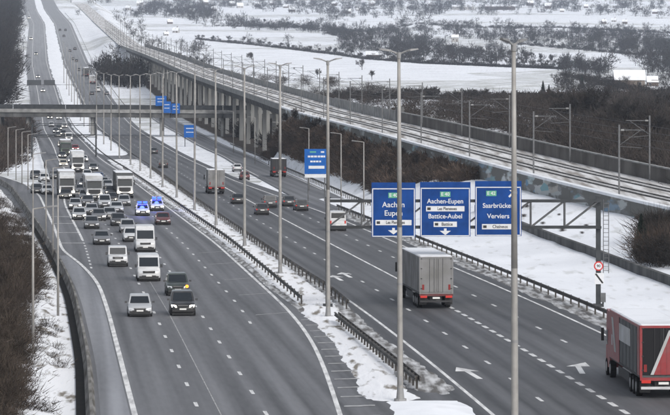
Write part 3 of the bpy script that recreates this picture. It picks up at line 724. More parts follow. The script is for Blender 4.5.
# sign beside the slip road
d = 505.0
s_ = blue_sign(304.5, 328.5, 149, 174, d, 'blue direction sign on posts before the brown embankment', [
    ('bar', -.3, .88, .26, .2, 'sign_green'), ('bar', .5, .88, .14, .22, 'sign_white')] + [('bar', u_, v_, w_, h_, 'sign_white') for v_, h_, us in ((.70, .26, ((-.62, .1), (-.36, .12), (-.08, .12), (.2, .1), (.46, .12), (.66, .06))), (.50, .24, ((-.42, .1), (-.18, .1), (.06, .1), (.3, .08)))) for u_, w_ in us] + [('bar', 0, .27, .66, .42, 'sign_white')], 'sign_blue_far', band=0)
Zs = s_.location.z
obj('lower_plate', MB().box((0, 0, -.28), (3.4, .06, .5)), M['sign_white'], s_)
for dx in (-1.2, 1.2):
    gz = float(T(s_.location.x + dx, d)); obj('post', MB().tube((dx, .12, gz - Zs - .3), (dx, .12, 3.4), .09, .09, 8), M['galv'], s_)
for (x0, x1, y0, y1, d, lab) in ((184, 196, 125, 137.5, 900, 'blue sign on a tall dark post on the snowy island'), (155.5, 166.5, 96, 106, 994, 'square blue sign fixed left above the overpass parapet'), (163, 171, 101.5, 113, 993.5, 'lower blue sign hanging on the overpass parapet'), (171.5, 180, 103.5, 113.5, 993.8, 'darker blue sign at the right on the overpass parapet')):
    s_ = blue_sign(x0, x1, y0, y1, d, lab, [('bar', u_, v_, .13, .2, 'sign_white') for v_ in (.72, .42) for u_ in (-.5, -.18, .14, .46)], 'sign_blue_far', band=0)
    if d == 900:
        Zs = s_.location.z; gz = float(T(s_.location.x, d))
        for dx in (-1.3, 1.3): obj('post', MB().tube((dx, .12, gz - Zs - .3), (dx, .12, 3), .1, .1, 8), M['gantry'], s_)
# slim signal gantries and the far gantry
def portal(d, x0, x1, zb, label, panels=(), truss=0.5):
    t = thing('signal_gantry', label, 'gantry', (0, d, float(prof(d))))
    for x in (x0, x1): obj('upright', MB().box((x, 0, zb / 2), (.35, .35, zb + .6)), M['gantry'], t)
    for z in (zb, zb + truss): obj('chord', MB().box(((x0 + x1) / 2, 0, z), (x1 - x0, .3, .16)), M['gantry'], t)
    n = int((x1 - x0) / 2.5)
    for k in range(n):
        a = x0 + (x1 - x0) * k / n; b = x0 + (x1 - x0) * (k + 1) / n
        obj('diagonal_brace', MB().tube((a, 0, zb), (b, 0, zb + truss), .05, .05, 5), M['gantry'], t)
    for (a, b, z0, z1) in panels: obj('sign_back', MB().box(((a + b) / 2, -.3, (z0 + z1) / 2), (b - a, .12, z1 - z0)), M['sign_back'], t)
    return t
for d, yb, lab in ((800, 137, 'lower thin dark gantry beam over the oncoming carriageway before the overpass'), (925, 125.5, 'upper thin dark gantry beam over the oncoming carriageway before the overpass')):
    s = F / d; portal(d, (32 - 335) / s, (96 - 335) / s, CH - (yb - HY) / s - float(prof(d)), lab)
d = 1540; s = F / d; pz = float(prof(d))
portal(d, (14 - 335) / s, (75 - 335) / s, CH - (86 - HY) / s - pz, 'far gantry with two dark sign backs over the oncoming carriageway', [((27 - 335) / s, (41.3 - 335) / s, CH - (86.5 - HY) / s - pz, CH - (80 - HY) / s - pz), ((44 - 335) / s, (55 - 335) / s, CH - (86.5 - HY) / s - pz, CH - (80 - HY) / s - pz)])

# ------------------------------------------------------------------ railway: viaduct, retaining wall, tracks, masts
M['pier'] = mat('pier_concrete', (.38, .38, .37), .85, col2=(.24, .24, .23), scale=.4, detail=7, stretch=(1, 1, .25))
V0, V1 = 762, 1830
vd = thing('railway_viaduct', 'long grey concrete railway viaduct on tall piers', 'viaduct')
q = V0
while q < V1:                                  # girder span by span
    e = q + 33
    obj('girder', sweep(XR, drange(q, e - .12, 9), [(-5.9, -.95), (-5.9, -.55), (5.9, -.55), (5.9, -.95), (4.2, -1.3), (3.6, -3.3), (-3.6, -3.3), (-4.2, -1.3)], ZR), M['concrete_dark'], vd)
    obj('edge_beam', sweep(XR, drange(q, e - .05, 9), [(-6.35, -1.15), (-5.92, -1.15), (-5.92, .10), (-6.35, .10)], ZR), M['concrete'], vd)
    obj('noise_panel', sweep(XR, drange(q, e - .3, 9), [(6.0, -.6), (6.2, -.6), (6.2, 1.2), (6.0, 1.2)], ZR), M['concrete_pale'], vd)
    x, z = float(XR(q)), float(ZR(q)) - 3.35; h = heading(XR, q)
    for off in (-2.6, 2.6):
        gx = x + off; gz = float(T(gx, q)) - .5
        obj('pier', MB().loft([[(gx - .55, q - .5, gz), (gx + .55, q - .5, gz), (gx + .55, q + .5, gz), (gx - .55, q + .5, gz)],
                                [(gx - .45, q - .4, z - .7), (gx + .45, q - .4, z - .7), (gx + .45, q + .4, z - .7), (gx - .45, q + .4, z - .7)],
                                [(gx - .8, q - .6, z), (gx + .8, q - .6, z), (gx + .8, q + .6, z), (gx - .8, q + .6, z)]]), M['pier'], vd)
    q = e
TB0 = 300
ribbon('railway_trackbed', lambda d: XR(d) - 5.88, lambda d: XR(d) + 5.88, np.concatenate([drange(TB0, 900, 6), drange(905, 3600, 15)]), -.42, M['track_snow'], 4, zfn=ZR, label='snow covered railway track bed on the embankment and viaduct', cat='railway')
graf = bpy.data.materials.new('graffiti_concrete'); graf.use_nodes = True
tn = graf.node_tree; b = tn.nodes['Principled BSDF']; b.inputs['Roughness'].default_value = .85
tcn = tn.nodes.new('ShaderNodeTexCoord'); mpn = tn.nodes.new('ShaderNodeMapping'); mpn.inputs['Scale'].default_value = (1, .22, 1.1)
tn.links.new(tcn.outputs['Object'], mpn.inputs[0])
no = tn.nodes.new('ShaderNodeTexNoise'); no.inputs['Scale'].default_value = .5; no.inputs['Detail'].default_value = 3; tn.links.new(mpn.outputs[0], no.inputs['Vector'])
vo = tn.nodes.new('ShaderNodeTexVoronoi'); vo.inputs['Scale'].default_value = .9; tn.links.new(mpn.outputs[0], vo.inputs['Vector'])
r1 = tn.nodes.new('ShaderNodeValToRGB'); e = r1.color_ramp.elements
e[0].position = .0; e[0].color = (.42, .45, .45, 1); e[1].position = 1; e[1].color = (.10, .22, .34, 1)
for p, c in ((.35, (.12, .12, .12, 1)), (.5, (.5, .52, .52, 1)), (.62, (.16, .3, .33, 1)), (.8, (.35, .33, .3, 1))):
    x = e.new(p); x.color = c
sp = tn.nodes.new('ShaderNodeSeparateColor'); tn.links.new(vo.outputs['Color'], sp.inputs[0]); tn.links.new(sp.outputs[0], r1.inputs[0])
r2 = tn.nodes.new('ShaderNodeValToRGB'); r2.color_ramp.elements[0].position = .5; r2.color_ramp.elements[1].position = .56
tn.links.new(no.outputs['Fac'], r2.inputs[0])
mx = tn.nodes.new('ShaderNodeMix'); mx.data_type = 'RGBA'; tn.links.new(r2.outputs[0], mx.inputs[0]); mx.inputs[6].default_value = (.115, .115, .105, 1); tn.links.new(r1.outputs[0], mx.inputs[7])
tn.links.new(mx.outputs[2], b.inputs['Base Color'])
rw = thing('retaining_wall', 'graffiti covered concrete wall carrying the railway on the right', 'wall')
q = TB0
while q < V0 - 1:
    e_ = min(q + 10, V0)
    obj('wall_panel', sweep(XR, drange(q, e_ - .06, 5), [(-6.25, -4.2), (-5.9, -4.2), (-5.9, -.62), (-6.25, -.62)], ZR), graf, rw)
    q += 10
obj('coping', sweep(XR, drange(TB0, V0, 6), [(-6.4, -.6), (-5.6, -.6), (-5.6, -.3), (-6.4, -.3)], ZR), M['snow_roof'], rw)
M['wall_brown'] = mat('stained_wall', (.15, .14, .13), .9, col2=(.075, .068, .062), scale=.5, detail=8, stretch=(1, .5, .3))
bw = thing('trackside_wall', 'dark trackside wall with a pale coping behind the railway', 'wall')
q = TB0
while q < 640:
    obj('wall_panel', sweep(XR, drange(q, q + 7.9, 4), [(6.0, -1.0), (6.3, -1.0), (6.3, 1.25), (6.0, 1.25)], ZR), M['wall_brown'], bw); q += 8
obj('coping', sweep(XR, drange(TB0, 642, 6), [(5.9, 1.26), (6.4, 1.26), (6.4, 1.42), (5.9, 1.42)], ZR), M['concrete_pale'], bw)
obj('end_pillar', sweep(XR, [642.2, 644.5], [(5.4, -1.0), (6.7, -1.0), (6.7, 2.3), (5.4, 2.3)], ZR), M['concrete_dark'], bw)
np_ = thing('noise_barrier', 'pale grey panel barrier beside the railway before the viaduct', 'barrier')
q = 645
while q < V0 - 2:
    obj('noise_panel', sweep(XR, drange(q, q + 7.9, 4), [(6.0, -.9), (6.2, -.9), (6.2, 1.5), (6.0, 1.5)], ZR), M['concrete_pale'], np_); q += 8
for k, off in enumerate((-2.3, 2.3)):
    t = thing('railway_track', ('near' if k == 0 else 'far') + ' railway track half buried in snow', 'railway track', group='railway tracks')
    for o_ in (-.75, .75):
        obj('rail', sweep(XR, drange(TB0, 2400, 8), [(off + o_ - .06, -.43), (off + o_ + .06, -.43), (off + o_ + .04, -.27), (off + o_ - .04, -.27)], ZR), M['rail_steel'], t)
    obj('ballast', sweep(XR, drange(TB0, 1500, 8), [(off - .45, -.43), (off + .45, -.43), (off + .4, -.385), (off - .4, -.385)], ZR), mat('ballast_%d' % k, (.42, .42, .42), .9, noise=.4, scale=1), t)
def make_mast(s):
    r = thing('catenary_mast', '-', 'catenary mast')
    obj('pole', MB().box((0, 0, 3.7), (.17, .17, 8.4)), M['galv'], r)
    obj('cantilever', MB().tube((0, 0, 7.3), (s * 2.9, 0, 7.3), .05, .045, 6).tube((0, 0, 5.6), (s * 2.4, 0, 7.25), .035, .035, 6), M['galv'], r)
    obj('registration_arm', MB().tube((0, 0, 5.5), (s * 2.6, 0, 5.3), .03, .03, 6), M['galv'], r)
    obj('insulator', MB().tube((s * .2, 0, 7.3), (s * .55, 0, 7.3), .11, .11, 8), M['concrete_pale'], r)
    return r
for s, off in ((1, -5.4), (-1, 5.4)):
    pr = make_mast(s); q = 388 if s > 0 else 372; k = 0
    while q < 2300:
        o = pr if k == 0 else copy_tree(pr)
        h = heading(XR, q)
        o.location = (float(XR(q)) + off, q, float(ZR(q)) - .5); o.rotation_euler = (0, 0, -h)
        tag(o, f"railway mast on the {'near' if s > 0 else 'far'} side of the tracks, {ordinal(k)} from the right", 'catenary mast', 'masts along the railway')
        k += 1; q += 47

for k, off in enumerate((-2.5, 2.5)):
    for zz, lab in ((5.0, 'contact'), (6.6, 'carrier')):
        wr = obj('catenary_wire', sweep(XR, drange(372, 2300, 15), [(off - .02, zz - .02), (off + .02, zz - .02), (off + .02, zz + .02), (off - .02, zz + .02)], ZR), M['gantry'])
        tag(wr, f"{'lower contact' if lab == 'contact' else 'upper carrier'} wire strung over the {'near' if k == 0 else 'far'} railway track", 'wire', 'overhead railway wires')
# ------------------------------------------------------------------ road overpass
od = 1000.0
ov = thing('road_overpass', 'grey concrete road bridge crossing over both carriageways', 'bridge', (0, od, 0))
zg = float(prof(od))
def oz(x): return zg + 5.8 + (-x - 60) * .006
xs = [(a, a + 14.9) for a in np.arange(-152, 8, 15)]
for a, b in xs:
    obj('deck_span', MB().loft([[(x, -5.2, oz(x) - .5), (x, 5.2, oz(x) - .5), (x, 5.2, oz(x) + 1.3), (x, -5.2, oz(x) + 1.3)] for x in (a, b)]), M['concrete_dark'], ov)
    obj('fascia', MB().loft([[(x, -5.5, oz(x) + .8), (x, -5.23, oz(x) + .8), (x, -5.23, oz(x) + 1.8), (x, -5.5, oz(x) + 1.8)] for x in (a, b + .08)]), M['concrete_pale'], ov)
    for yy in (-5.3, 5.3):
        obj('railing', MB().tube((a, yy, oz(a) + 3.0), (b + .1, yy, oz(b) + 3.0), .06, .06, 6).tube((a, yy, oz(a) + 2.4), (b + .1, yy, oz(b) + 2.4), .04, .04, 6), M['gantry'], ov)
    obj('parapet_panel', MB().loft([[(x, -5.28, oz(x) + 1.8), (x, -5.2, oz(x) + 1.8), (x, -5.2, oz(x) + 2.95), (x, -5.28, oz(x) + 2.95)] for x in (a + .05, b)]), M['gantry'], ov)
    for x in np.arange(a + .5, b, 2.5):
        obj('railing_post', MB().box((x, -5.36, oz(x) + 2.4), (.09, .09, 1.2)), M['gantry'], ov)
for x in (float(LM(od)) - 5.5, float(LR(od) + RL(od)) / 2, float(RR(od)) + 4.5, float(RR(od)) + 22):
    for yy in (-3.2, 0, 3.2):
        obj('pillar', MB().tube((x, yy, zg - .5), (x, yy, oz(x)), .5, .5, 12), M['concrete'], ov)
obj('abutment', MB().box((float(LM(od)) - 15, 0, zg + 2.4), (4, 10.2, 6)), M['concrete_dark'], ov)

# ------------------------------------------------------------------ vehicles (local: +Y forward, origin on the ground)
def paint_slot(o, m):
    o.material_slots[0].link = 'OBJECT'; o.material_slots[0].material = m
def wheel(parent, x, y, r, w, n=16):
    s = 1 if x > 0 else -1
    t = obj('wheel', MB().tube((x - s * w, y, r), (x, y, r), r, r, n), M['tyre'], parent)
    obj('rim', MB().tube((x - s * .02, y, r), (x + s * .012, y, r), r * .62, r * .56, 12), M['rim'], t)
    return t
def face_pt(q, s, t):
    a, b, c, d = [Vector(p) for p in q]
    return (a * (1 - s) + b * s) * (1 - t) + (d * (1 - s) + c * s) * t
def pane(name, q, parent, s0=.06, s1=.94, t0=.08, t1=.9, m='glass', off=.012):
    P = [face_pt(q, s0, t0), face_pt(q, s1, t0), face_pt(q, s1, t1), face_pt(q, s0, t1)]
    nrm = (P[1] - P[0]).cross(P[3] - P[0]).normalized()
    out = [p + nrm * off for p in P]; inn = [p - nrm * .03 for p in P]
    return obj(name, MB().add(out + inn, [(0, 1, 2, 3), (4, 7, 6, 5), (0, 4, 5, 1), (1, 5, 6, 2), (2, 6, 7, 3), (3, 7, 4, 0)]), M[m], parent)
SPEC = {  # length, width, height, belt, bonnet z at nose, wheel r, cabin (rear base, front base, rear roof, front roof), stance
    'hatchback': (4.1, 1.76, 1.48, .93, .72, .31, (-1.95, 1.05, -1.55, .25), .19),
    'saloon':    (4.6, 1.80, 1.44, .92, .70, .32, (-1.75, .95, -1.05, .15), .18),
    'estate':    (4.5, 1.80, 1.50, .93, .72, .32, (-2.15, .95, -1.85, .15), .19),
    'suv':       (4.5, 1.86, 1.72, 1.06, .88, .36, (-2.1, 1.05, -1.85, .35), .24),
    'offroader': (4.2, 1.86, 1.84, 1.12, 1.02, .39, (-2.0, .75, -1.9, .5), .30),
    'minivan':   (4.6, 1.84, 1.80, 1.05, .86, .33, (-2.2, 1.45, -2.05, .45), .20),
    'van':       (5.2, 2.00, 2.25, 1.22, .98, .34, (-2.52, 1.95, -2.48, 1.05), .22),
    'highvan':   (5.6, 2.05, 2.60, 1.25, 1.02, .35, (-2.72, 2.10, -2.68, 1.2), .22),
}
def make_car(kind, lights=False, rear_on=False):
    L, W, H, belt, nose, wr, (cb0, cb1, ct0, ct1), zl = SPEC[kind]
    hw = W / 2; boxy = kind in ('offroader', 'van', 'highvan')
    r = thing({'suv': 'sport_utility_car', 'offroader': 'off_road_car', 'highvan': 'van', 'minivan': 'people_carrier', 'saloon': 'saloon_car', 'hatchback': 'hatchback_car', 'estate': 'estate_car', 'van': 'van'}[kind], '-', 'car')
    k = .96 if boxy else .86
    st = [(-L / 2, k, zl + .12, belt - .22), (-L / 2 + .07, k + .06, zl + .03, belt - .06), (-L / 2 + .35, 1, zl, belt), (-.4, 1, zl - .02, belt), (cb1 - .1, 1, zl - .02, belt),
          (cb1 + .25, .995, zl, belt - (.0 if boxy else .02)), (L / 2 - .42, .98, zl, nose + .07), (L / 2 - .13, .93 if not boxy else .97, zl + .02, nose - .04), (L / 2, k - .06, zl + .1, nose - .2)]
    rings = []
    for y, a, z0, z1 in st:
        b = hw * a; h = z1 - z0
        half = [(b * .82, z0), (b * .97, z0 + .1 * h), (b, z0 + .3 * h), (b * .995, z0 + .62 * h), (b * .97, z0 + .85 * h), (b * .90, z1 - .015), (b * .55, z1 + .012)]
        rings.append([(x, y, z) for x, z in half] + [(-x, y, z) for x, z in reversed(half)])
    body = obj('body', MB().loft(rings), None, r, True); body.data.materials.append(PAINT['white'])
    # cabin frustum
    wb, wt = hw * .93, hw * (.90 if boxy else .78)
    zb, zt = belt - .03, H
    B = [(-wb, cb0, zb), (wb, cb0, zb), (wb, cb1, zb), (-wb, cb1, zb)]
    zf = zt - .05
    Tp = [(-wt, ct0, zf), (wt, ct0, zf), (wt, ct1, zf), (-wt, ct1, zf)]
    Rf = [(-wt * .86, ct0 + .12, zt), (wt * .86, ct0 + .12, zt), (wt * .86, ct1 - .15, zt), (-wt * .86, ct1 - .15, zt)]
    cab = obj('cabin', MB().loft([B, Tp, Rf]), None, r); cab.data.materials.append(PAINT['white'])
    # panes, corners given anticlockwise seen from outside
    pane('windscreen', [B[2], B[3], Tp[3], Tp[2]], r, *((.06, .94, .06, .80) if kind == 'van' else (.06, .94, .06, .68) if kind == 'highvan' else (.07, .93, .07, .9)))
    pane('rear_window', [B[0], B[1], Tp[1], Tp[0]], r, .08, .92, .30 if boxy else .12, .88)
    right = [B[1], B[2], Tp[2], Tp[1]]; left = [B[3], B[0], Tp[0], Tp[3]]
    if kind in ('van', 'highvan'):
        pane('side_window', right, r, .76, .95, .1, .72); pane('side_window', left, r, .05, .24, .1, .72)
    else:
        for q, sw in ((right, 0), (left, 1)):
            for a, b in ((.06, .34), (.37, .62), (.65, .93)):
                if sw: a, b = 1 - b, 1 - a
                pane('side_window', q, r, a, b, .12, .88)
    obj('underbody_shade_box', MB().box((0, 0, zl * .5 + .09), (W * .86, L * .9, zl + .02)), M['plastic'], r)  # black box added beneath the body to deepen the contact shadow
    # nose
    yf = L / 2
    obj('grille', MB().box((0, yf - .04, nose - .17), (W * (.46 if not boxy else .52), .13, .19)), M['plastic'], r)
    obj('lower_intake', MB().loft([[(-W * .36, yf - .1, zl + .1), (W * .36, yf - .1, zl + .1), (W * .36, yf + .03, zl + .1), (-W * .36, yf + .03, zl + .1)], [(-W * .3, yf - .1, zl + .3), (W * .3, yf - .1, zl + .3), (W * .3, yf + .03, zl + .3), (-W * .3, yf + .03, zl + .3)]]), M['plastic'], r)
    obj('front_bumper', MB().box((0, yf - .09, zl + .16), (W * .84, .22, .17)), M['plastic'], r)
    obj('number_plate', MB().box((0, yf + .05, zl + .27), (.50, .02, .11)), M['plate'], r)
    hl = M['lamp_on'] if lights else M['lamp_off']
    for s in (-1, 1):
        obj('headlight', MB().loft([[(s * hw * .50, yf + .03, nose - .25), (s * hw * .86, yf - .06, nose - .24), (s * hw * .93, yf - .12, nose - .06), (s * hw * .54, yf - .02, nose - .10)],
                                    [(s * hw * .46, yf - .3, nose - .22), (s * hw * .80, yf - .4, nose - .22), (s * hw * .80, yf - .4, nose - .08), (s * hw * .5, yf - .3, nose - .10)]]), hl, r)
        obj('tail_light', MB().box((s * hw * .84, -L / 2 + .06, belt - .2), (.17, .16, .17 if not boxy else .34)), M['tail_on'] if rear_on else M['tail'], r)
        m_ = obj('wing_mirror', MB().box((s * (hw + .1), cb1 - .3, belt + .08), (.2, .12, .16 if not boxy else .28)), None, r); m_.data.materials.append(PAINT['dark'])
        for y in (L / 2 - .85, -L / 2 + .8):
            wheel(r, s * (hw + .005), y, wr, .22)
            obj('wheel_arch', MB().tube((s * (hw - .3), y, wr + .02), (s * (hw + .002), y, wr + .02), wr + .07, wr + .07, 16), M['plastic'], r)
    obj('rear_bumper', MB().box((0, -L / 2 + .06, zl + .18), (W * .88, .2, .2)), M['plastic'], r)
    obj('rear_plate', MB().box((0, -L / 2 - .045, zl + .45), (.52, .02, .12)), M['plate'], r)
    if kind == 'offroader':
        obj('spare_wheel', MB().tube((0, -L / 2 - .02, .95), (0, -L / 2 - .2, .95), .37, .37, 16), M['tyre'], r)
        for k_ in range(-3, 4): obj('grille_slot', MB().box((k_ * .09, yf + .025, nose - .17), (.04, .02, .13)), M['chrome'], r)
    else:
        obj('grille_trim', MB().box((0, yf + .01, nose - .10), (W * .4, .06, .025)), M['chrome'], r)
    return r
PROTO = {}
def car(kind, colour, x, y, label, facing=1, lights=False, rear_on=False, fn=None, group=None, cat='car', d=None):
    """facing 1: coming towards the viewer, -1: driving away. x, y: photo point at the foot of its nearer end"""
    key = (kind, lights, rear_on); first = key not in PROTO
    if first: PROTO[key] = make_car(kind, lights, rear_on)
    o = PROTO[key] if first else copy_tree(PROTO[key])
    L = SPEC[kind][0]
    X, dd, z = road_at(x, y)
    f = fn or (LR if facing == 1 else RL)
    h = heading(f, dd)
    dd += L / 2; X += math.tan(h) * L / 2
    o.location = (X, dd, float(prof(dd))); sl = float(prof(dd + 2) - prof(dd - 2)) / 4
    o.rotation_euler = (sl if facing < 0 else -sl, 0, (math.pi if facing == 1 else 0) - h)
    tag(o, label, cat, group)
    for ch in o.children:
        n = ch.name.split('.')[0]
        if n in ('body', 'cabin'): paint_slot(ch, PAINT[colour])
    return o
GQ = 'oncoming vehicles in the queue'
car('estate', 'lightsilver', 140, 317, 'silver estate car leading the oncoming traffic at the front left', group=GQ)
car('suv', 'black', 183, 316, 'black car with lit headlights leading the oncoming traffic at the front right', lights=True, group=GQ)
o = car('suv', 'green', 178, 296, 'dark green car with a lit orange indicator behind the black car', group=GQ)
obj('indicator_light', MB().tube((-.72, 2.12, .76), (-.72, 2.26, .76), .14, .11, 12), M['indicator'], o)
car('van', 'white', 149, 281.5, 'white van in front, nearest of the two white vans', group=GQ, cat='van')
car('highvan', 'white', 145.5, 252, 'taller white van right behind the nearest white van', group=GQ, cat='van')
car('offroader', 'white', 118, 267, 'white boxy off road car alone in the left lane', group=GQ)
car('saloon', 'grey', 102, 245, 'dark grey saloon behind the white off road car', group=GQ)
car('hatchback', 'white', 131.5, 242, 'white hatchback left behind the taller white van', group=GQ)
car('hatchback', 'grey', 92, 229, 'dark grey hatchback ending the left lane of the jam', group=GQ)
car('estate', 'silver', 128, 233, 'silver estate directly behind the white hatchback', group=GQ)
car('hatchback', 'dark', 118.5, 226, 'charcoal hatchback ahead of the two police cars and to their left', group=GQ)
car('hatchback', 'silver', 110, 219.5, 'silver hatchback in the middle lane level with the left police car', group=GQ)
car('minivan', 'lightsilver', 105, 208, 'wide pale people carrier in the middle of the jam', group=GQ)
car('estate', 'silver', 124.5, 206, 'silver estate in front of the right hand lorry', group=GQ)
car('saloon', 'silver', 92, 215, 'silver saloon behind the dark grey hatchback', group=GQ)
car('estate', 'lightsilver', 79.5, 220, 'pale car with lit headlights at the edge of the left lane', lights=True, group=GQ)
car('hatchback', 'silver', 75.5, 209.5, 'silver hatchback with lit headlights behind the pale left lane car', lights=True, group=GQ)
car('estate', 'grey', 88, 206, 'grey estate between the left lorry and the silver saloon', group=GQ)
car('saloon', 'dark', 66, 199, 'charcoal saloon by the edge line in front of the left lorry', lights=True, group=GQ)
car('hatchback', 'cream', 91, 199.5, 'cream hatchback with lit headlights before the middle lorry', lights=True, group=GQ)
car('estate', 'dark', 111.5, 196, 'charcoal estate with lit headlights between the middle and right lorries', lights=True, group=GQ)
car('hatchback', 'white', 87.5, 178, 'white hatchback beside the high white lorry', group=GQ)
car('saloon', 'blue', 99, 181, 'blue saloon beside the middle lorry cab', group=GQ)
car('hatchback', 'cream', 61.5, 147, 'cream hatchback behind the green lorry', lights=True, group=GQ)
car('estate', 'white', 51.5, 127, 'white estate under the thin gantry beams', group=GQ)
car('hatchback', 'cream', 63.5, 167, 'cream hatchback with lit headlights left of the high white lorry', lights=True, group=GQ)
car('saloon', 'silver', 108, 189, 'silver saloon half hidden among the lorries', group=GQ)
car('hatchback', 'grey', 81, 194, 'grey hatchback squeezed between the left and middle lorries', group=GQ)
for px, py, kd, cl, li, lab in ((84.5, 187, 'hatchback', 'dark', 1, 'charcoal hatchback close behind the cream one, between two lorries'), (104, 186, 'saloon', 'silver', 0, 'silver saloon between the middle and right lorry trailers'), (93.5, 171, 'estate', 'grey', 1, 'grey estate right of the high white lorry'),
                                (72, 163, 'hatchback', 'silver', 1, 'silver hatchback just left of the high white lorry roof'), (84, 162, 'saloon', 'white', 1, 'white saloon behind the high white lorry'), (62.5, 158, 'saloon', 'dark', 1, 'charcoal saloon left of the green lorry'), (75.5, 151, 'hatchback', 'red', 1, 'red hatchback right of the green lorry'), (69, 141, 'van', 'white', 1, 'white van far back in the jam'), (58, 137, 'hatchback', 'grey', 1, 'grey hatchback far back near the edge line'),
                                (56, 133, 'hatchback', 'dark', 1, 'charcoal hatchback near the gantry beams, left lane'), (63.5, 135.5, 'estate', 'silver', 1, 'silver estate near the gantry beams, right lane'), (59, 130, 'saloon', 'black', 1, 'black saloon between the two thin gantry beams'), (64.5, 128, 'hatchback', 'white', 1, 'white hatchback between the two thin gantry beams'), (50, 119, 'hatchback', 'grey', 1, 'grey hatchback just emerging from under the overpass'), (59, 119.5, 'saloon', 'white', 1, 'white saloon just emerging from under the overpass'),
                                (112, 203, 'hatchback', 'black', 1, 'black hatchback with lit headlights between the pale people carrier and silver estate'), (99, 221, 'hatchback', 'grey', 1, 'grey hatchback between the two left silver cars'), (117, 213, 'saloon', 'lightsilver', 0, 'pale saloon between the middle lanes of the jam'), (85, 200, 'hatchback', 'silver', 0, 'silver hatchback tucked before the middle lorry')):
    car(kd, cl, px, py, lab, lights=bool(li), group=GQ, cat='van' if kd == 'van' else 'car')
GS = 'cars waiting on the left slip road'
car('hatchback', 'dark', 37, 193.5, 'charcoal hatchback at the far left of the slip road', fn=LL, group=GS)
car('saloon', 'white', 47.5, 194.5, 'white saloon leading the slip road queue', fn=LL, group=GS)
car('hatchback', 'white', 45, 182, 'white hatchback behind in the slip road queue', fn=LL, group=GS)
car('estate', 'dark', 37, 179, 'charcoal estate at the back of the slip road queue', fn=LL, group=GS)
car('saloon', 'grey', 56.5, 179, 'grey saloon on the shoulder next to the left lorry', fn=LL, group=GS)
car('saloon', 'darkred', 163.5, 225, 'dark red saloon beside the right police car near the median', group=GQ)
# police cars
for px, py, lab in ((143, 216, 'left police car with flashing blue lights'), (157.5, 211, 'right police car with flashing blue lights near the median')):
    o = car('estate', 'white', px, py, lab, lights=True, group='police cars')
    o.name = 'police_car'
    bar = obj('light_bar', MB().box((0, .05, 1.53), (1.15, .28, .06)), M['plastic'], o)
    for s in (-1, 1):
        obj('beacon', MB().loft([[(s * .36 + a_ * .24, .05 + b_ * .15, z_) for a_, b_ in ((-1, -1), (1, -1), (1, 1), (-1, 1))] for z_ in (1.56, 1.8)]), M['blue_light'], bar)
        obj('side_stripe', MB().box((s * .905, 0, .72), (.012, 2.6, .22)), PAINT['blue'], o)
    ld = bpy.data.lights.new('beacon_glow', 'POINT'); ld.energy = 160; ld.color = (.08, .14, 1.0); ld.shadow_soft_size = .3
    lo_ = bpy.data.objects.new('beacon_glow', ld); COL.objects.link(lo_); lo_.parent = o; lo_.location = (0, .4, 2.3)
GA = 'vehicles driving away on the right carriageway'
def away(kind, col, x, y, label, cat='car', fn=None): return car(kind, col, x, y, label, -1, rear_on=y > 200, group=GA, cat=cat, fn=fn)
away('van', 'white', 338, 231, 'white van driving away behind the tall lamp post', 'van')
away('hatchback', 'black', 262.5, 215, 'black hatchback driving away, nearest of the dark group')
away('suv', 'dark', 270.5, 208, 'charcoal car driving away just behind the black hatchback')
away('hatchback', 'dark', 289.5, 206.5, 'charcoal hatchback driving away, left of the outer pair')
away('estate', 'black', 302, 211, 'black estate driving away, right of the outer pair')
away('saloon', 'black', 238.5, 204, 'black saloon driving away behind the box lorry')
away('hatchback', 'darkred', 245, 180, 'red hatchback driving away near the slip road tip')
away('hatchback', 'white', 237.5, 171.5, 'white hatchback driving away beside the snowy island')
away('saloon', 'dark', 154, 154, 'charcoal saloon driving away before the overpass')
away('suv', 'black', 163.5, 168, 'black car driving away behind the charcoal saloon')
for px, py, kd, cl, lab in ((92, 95, 'hatchback', 'dark', 'tiny dark car just beyond the overpass'), (98, 92, 'van', 'white', 'tiny white van just beyond the overpass'), (79, 71, 'hatchback', 'black', 'tiny black car left of the far lorry'),
                            (73, 60, 'saloon', 'dark', 'tiny dark car lower of the far uphill group'), (76.5, 62, 'hatchback', 'black', 'tiny black car right of the far uphill group'), (70, 52, 'hatchback', 'dark', 'tiny dark car in the middle of the far uphill group'),
                            (75, 50, 'suv', 'black', 'tiny black car upper right of the far uphill group'), (64, 37, 'saloon', 'dark', 'tiny dark car highest on the far slope'), (60, 31, 'hatchback', 'black', 'tiny black car left near the top of the slope'), (65.5, 31, 'hatchback', 'dark', 'tiny dark car right near the top of the slope'), (107, 95, 'saloon', 'grey', 'tiny grey car in the right lane beyond the overpass')):
    away(kd, cl, px, py, lab, 'van' if kd == 'van' else 'car')
for px, py, kd, cl, lab in ((36, 55, 'hatchback', 'dark', 'tiny dark car coming down the far slope'), (31, 40, 'van', 'white', 'tiny white van coming down the far slope'), (43, 92, 'estate', 'white', 'tiny white car under the far dark gantry'), (29, 19, 'van', 'white', 'tiny white van at the top of the far slope'), (38, 78, 'saloon', 'silver', 'tiny silver car behind the far dark gantry')):
    car(kd, cl, px, py, lab, 1, lights=True, group=GQ, cat='van' if kd == 'van' else 'car')

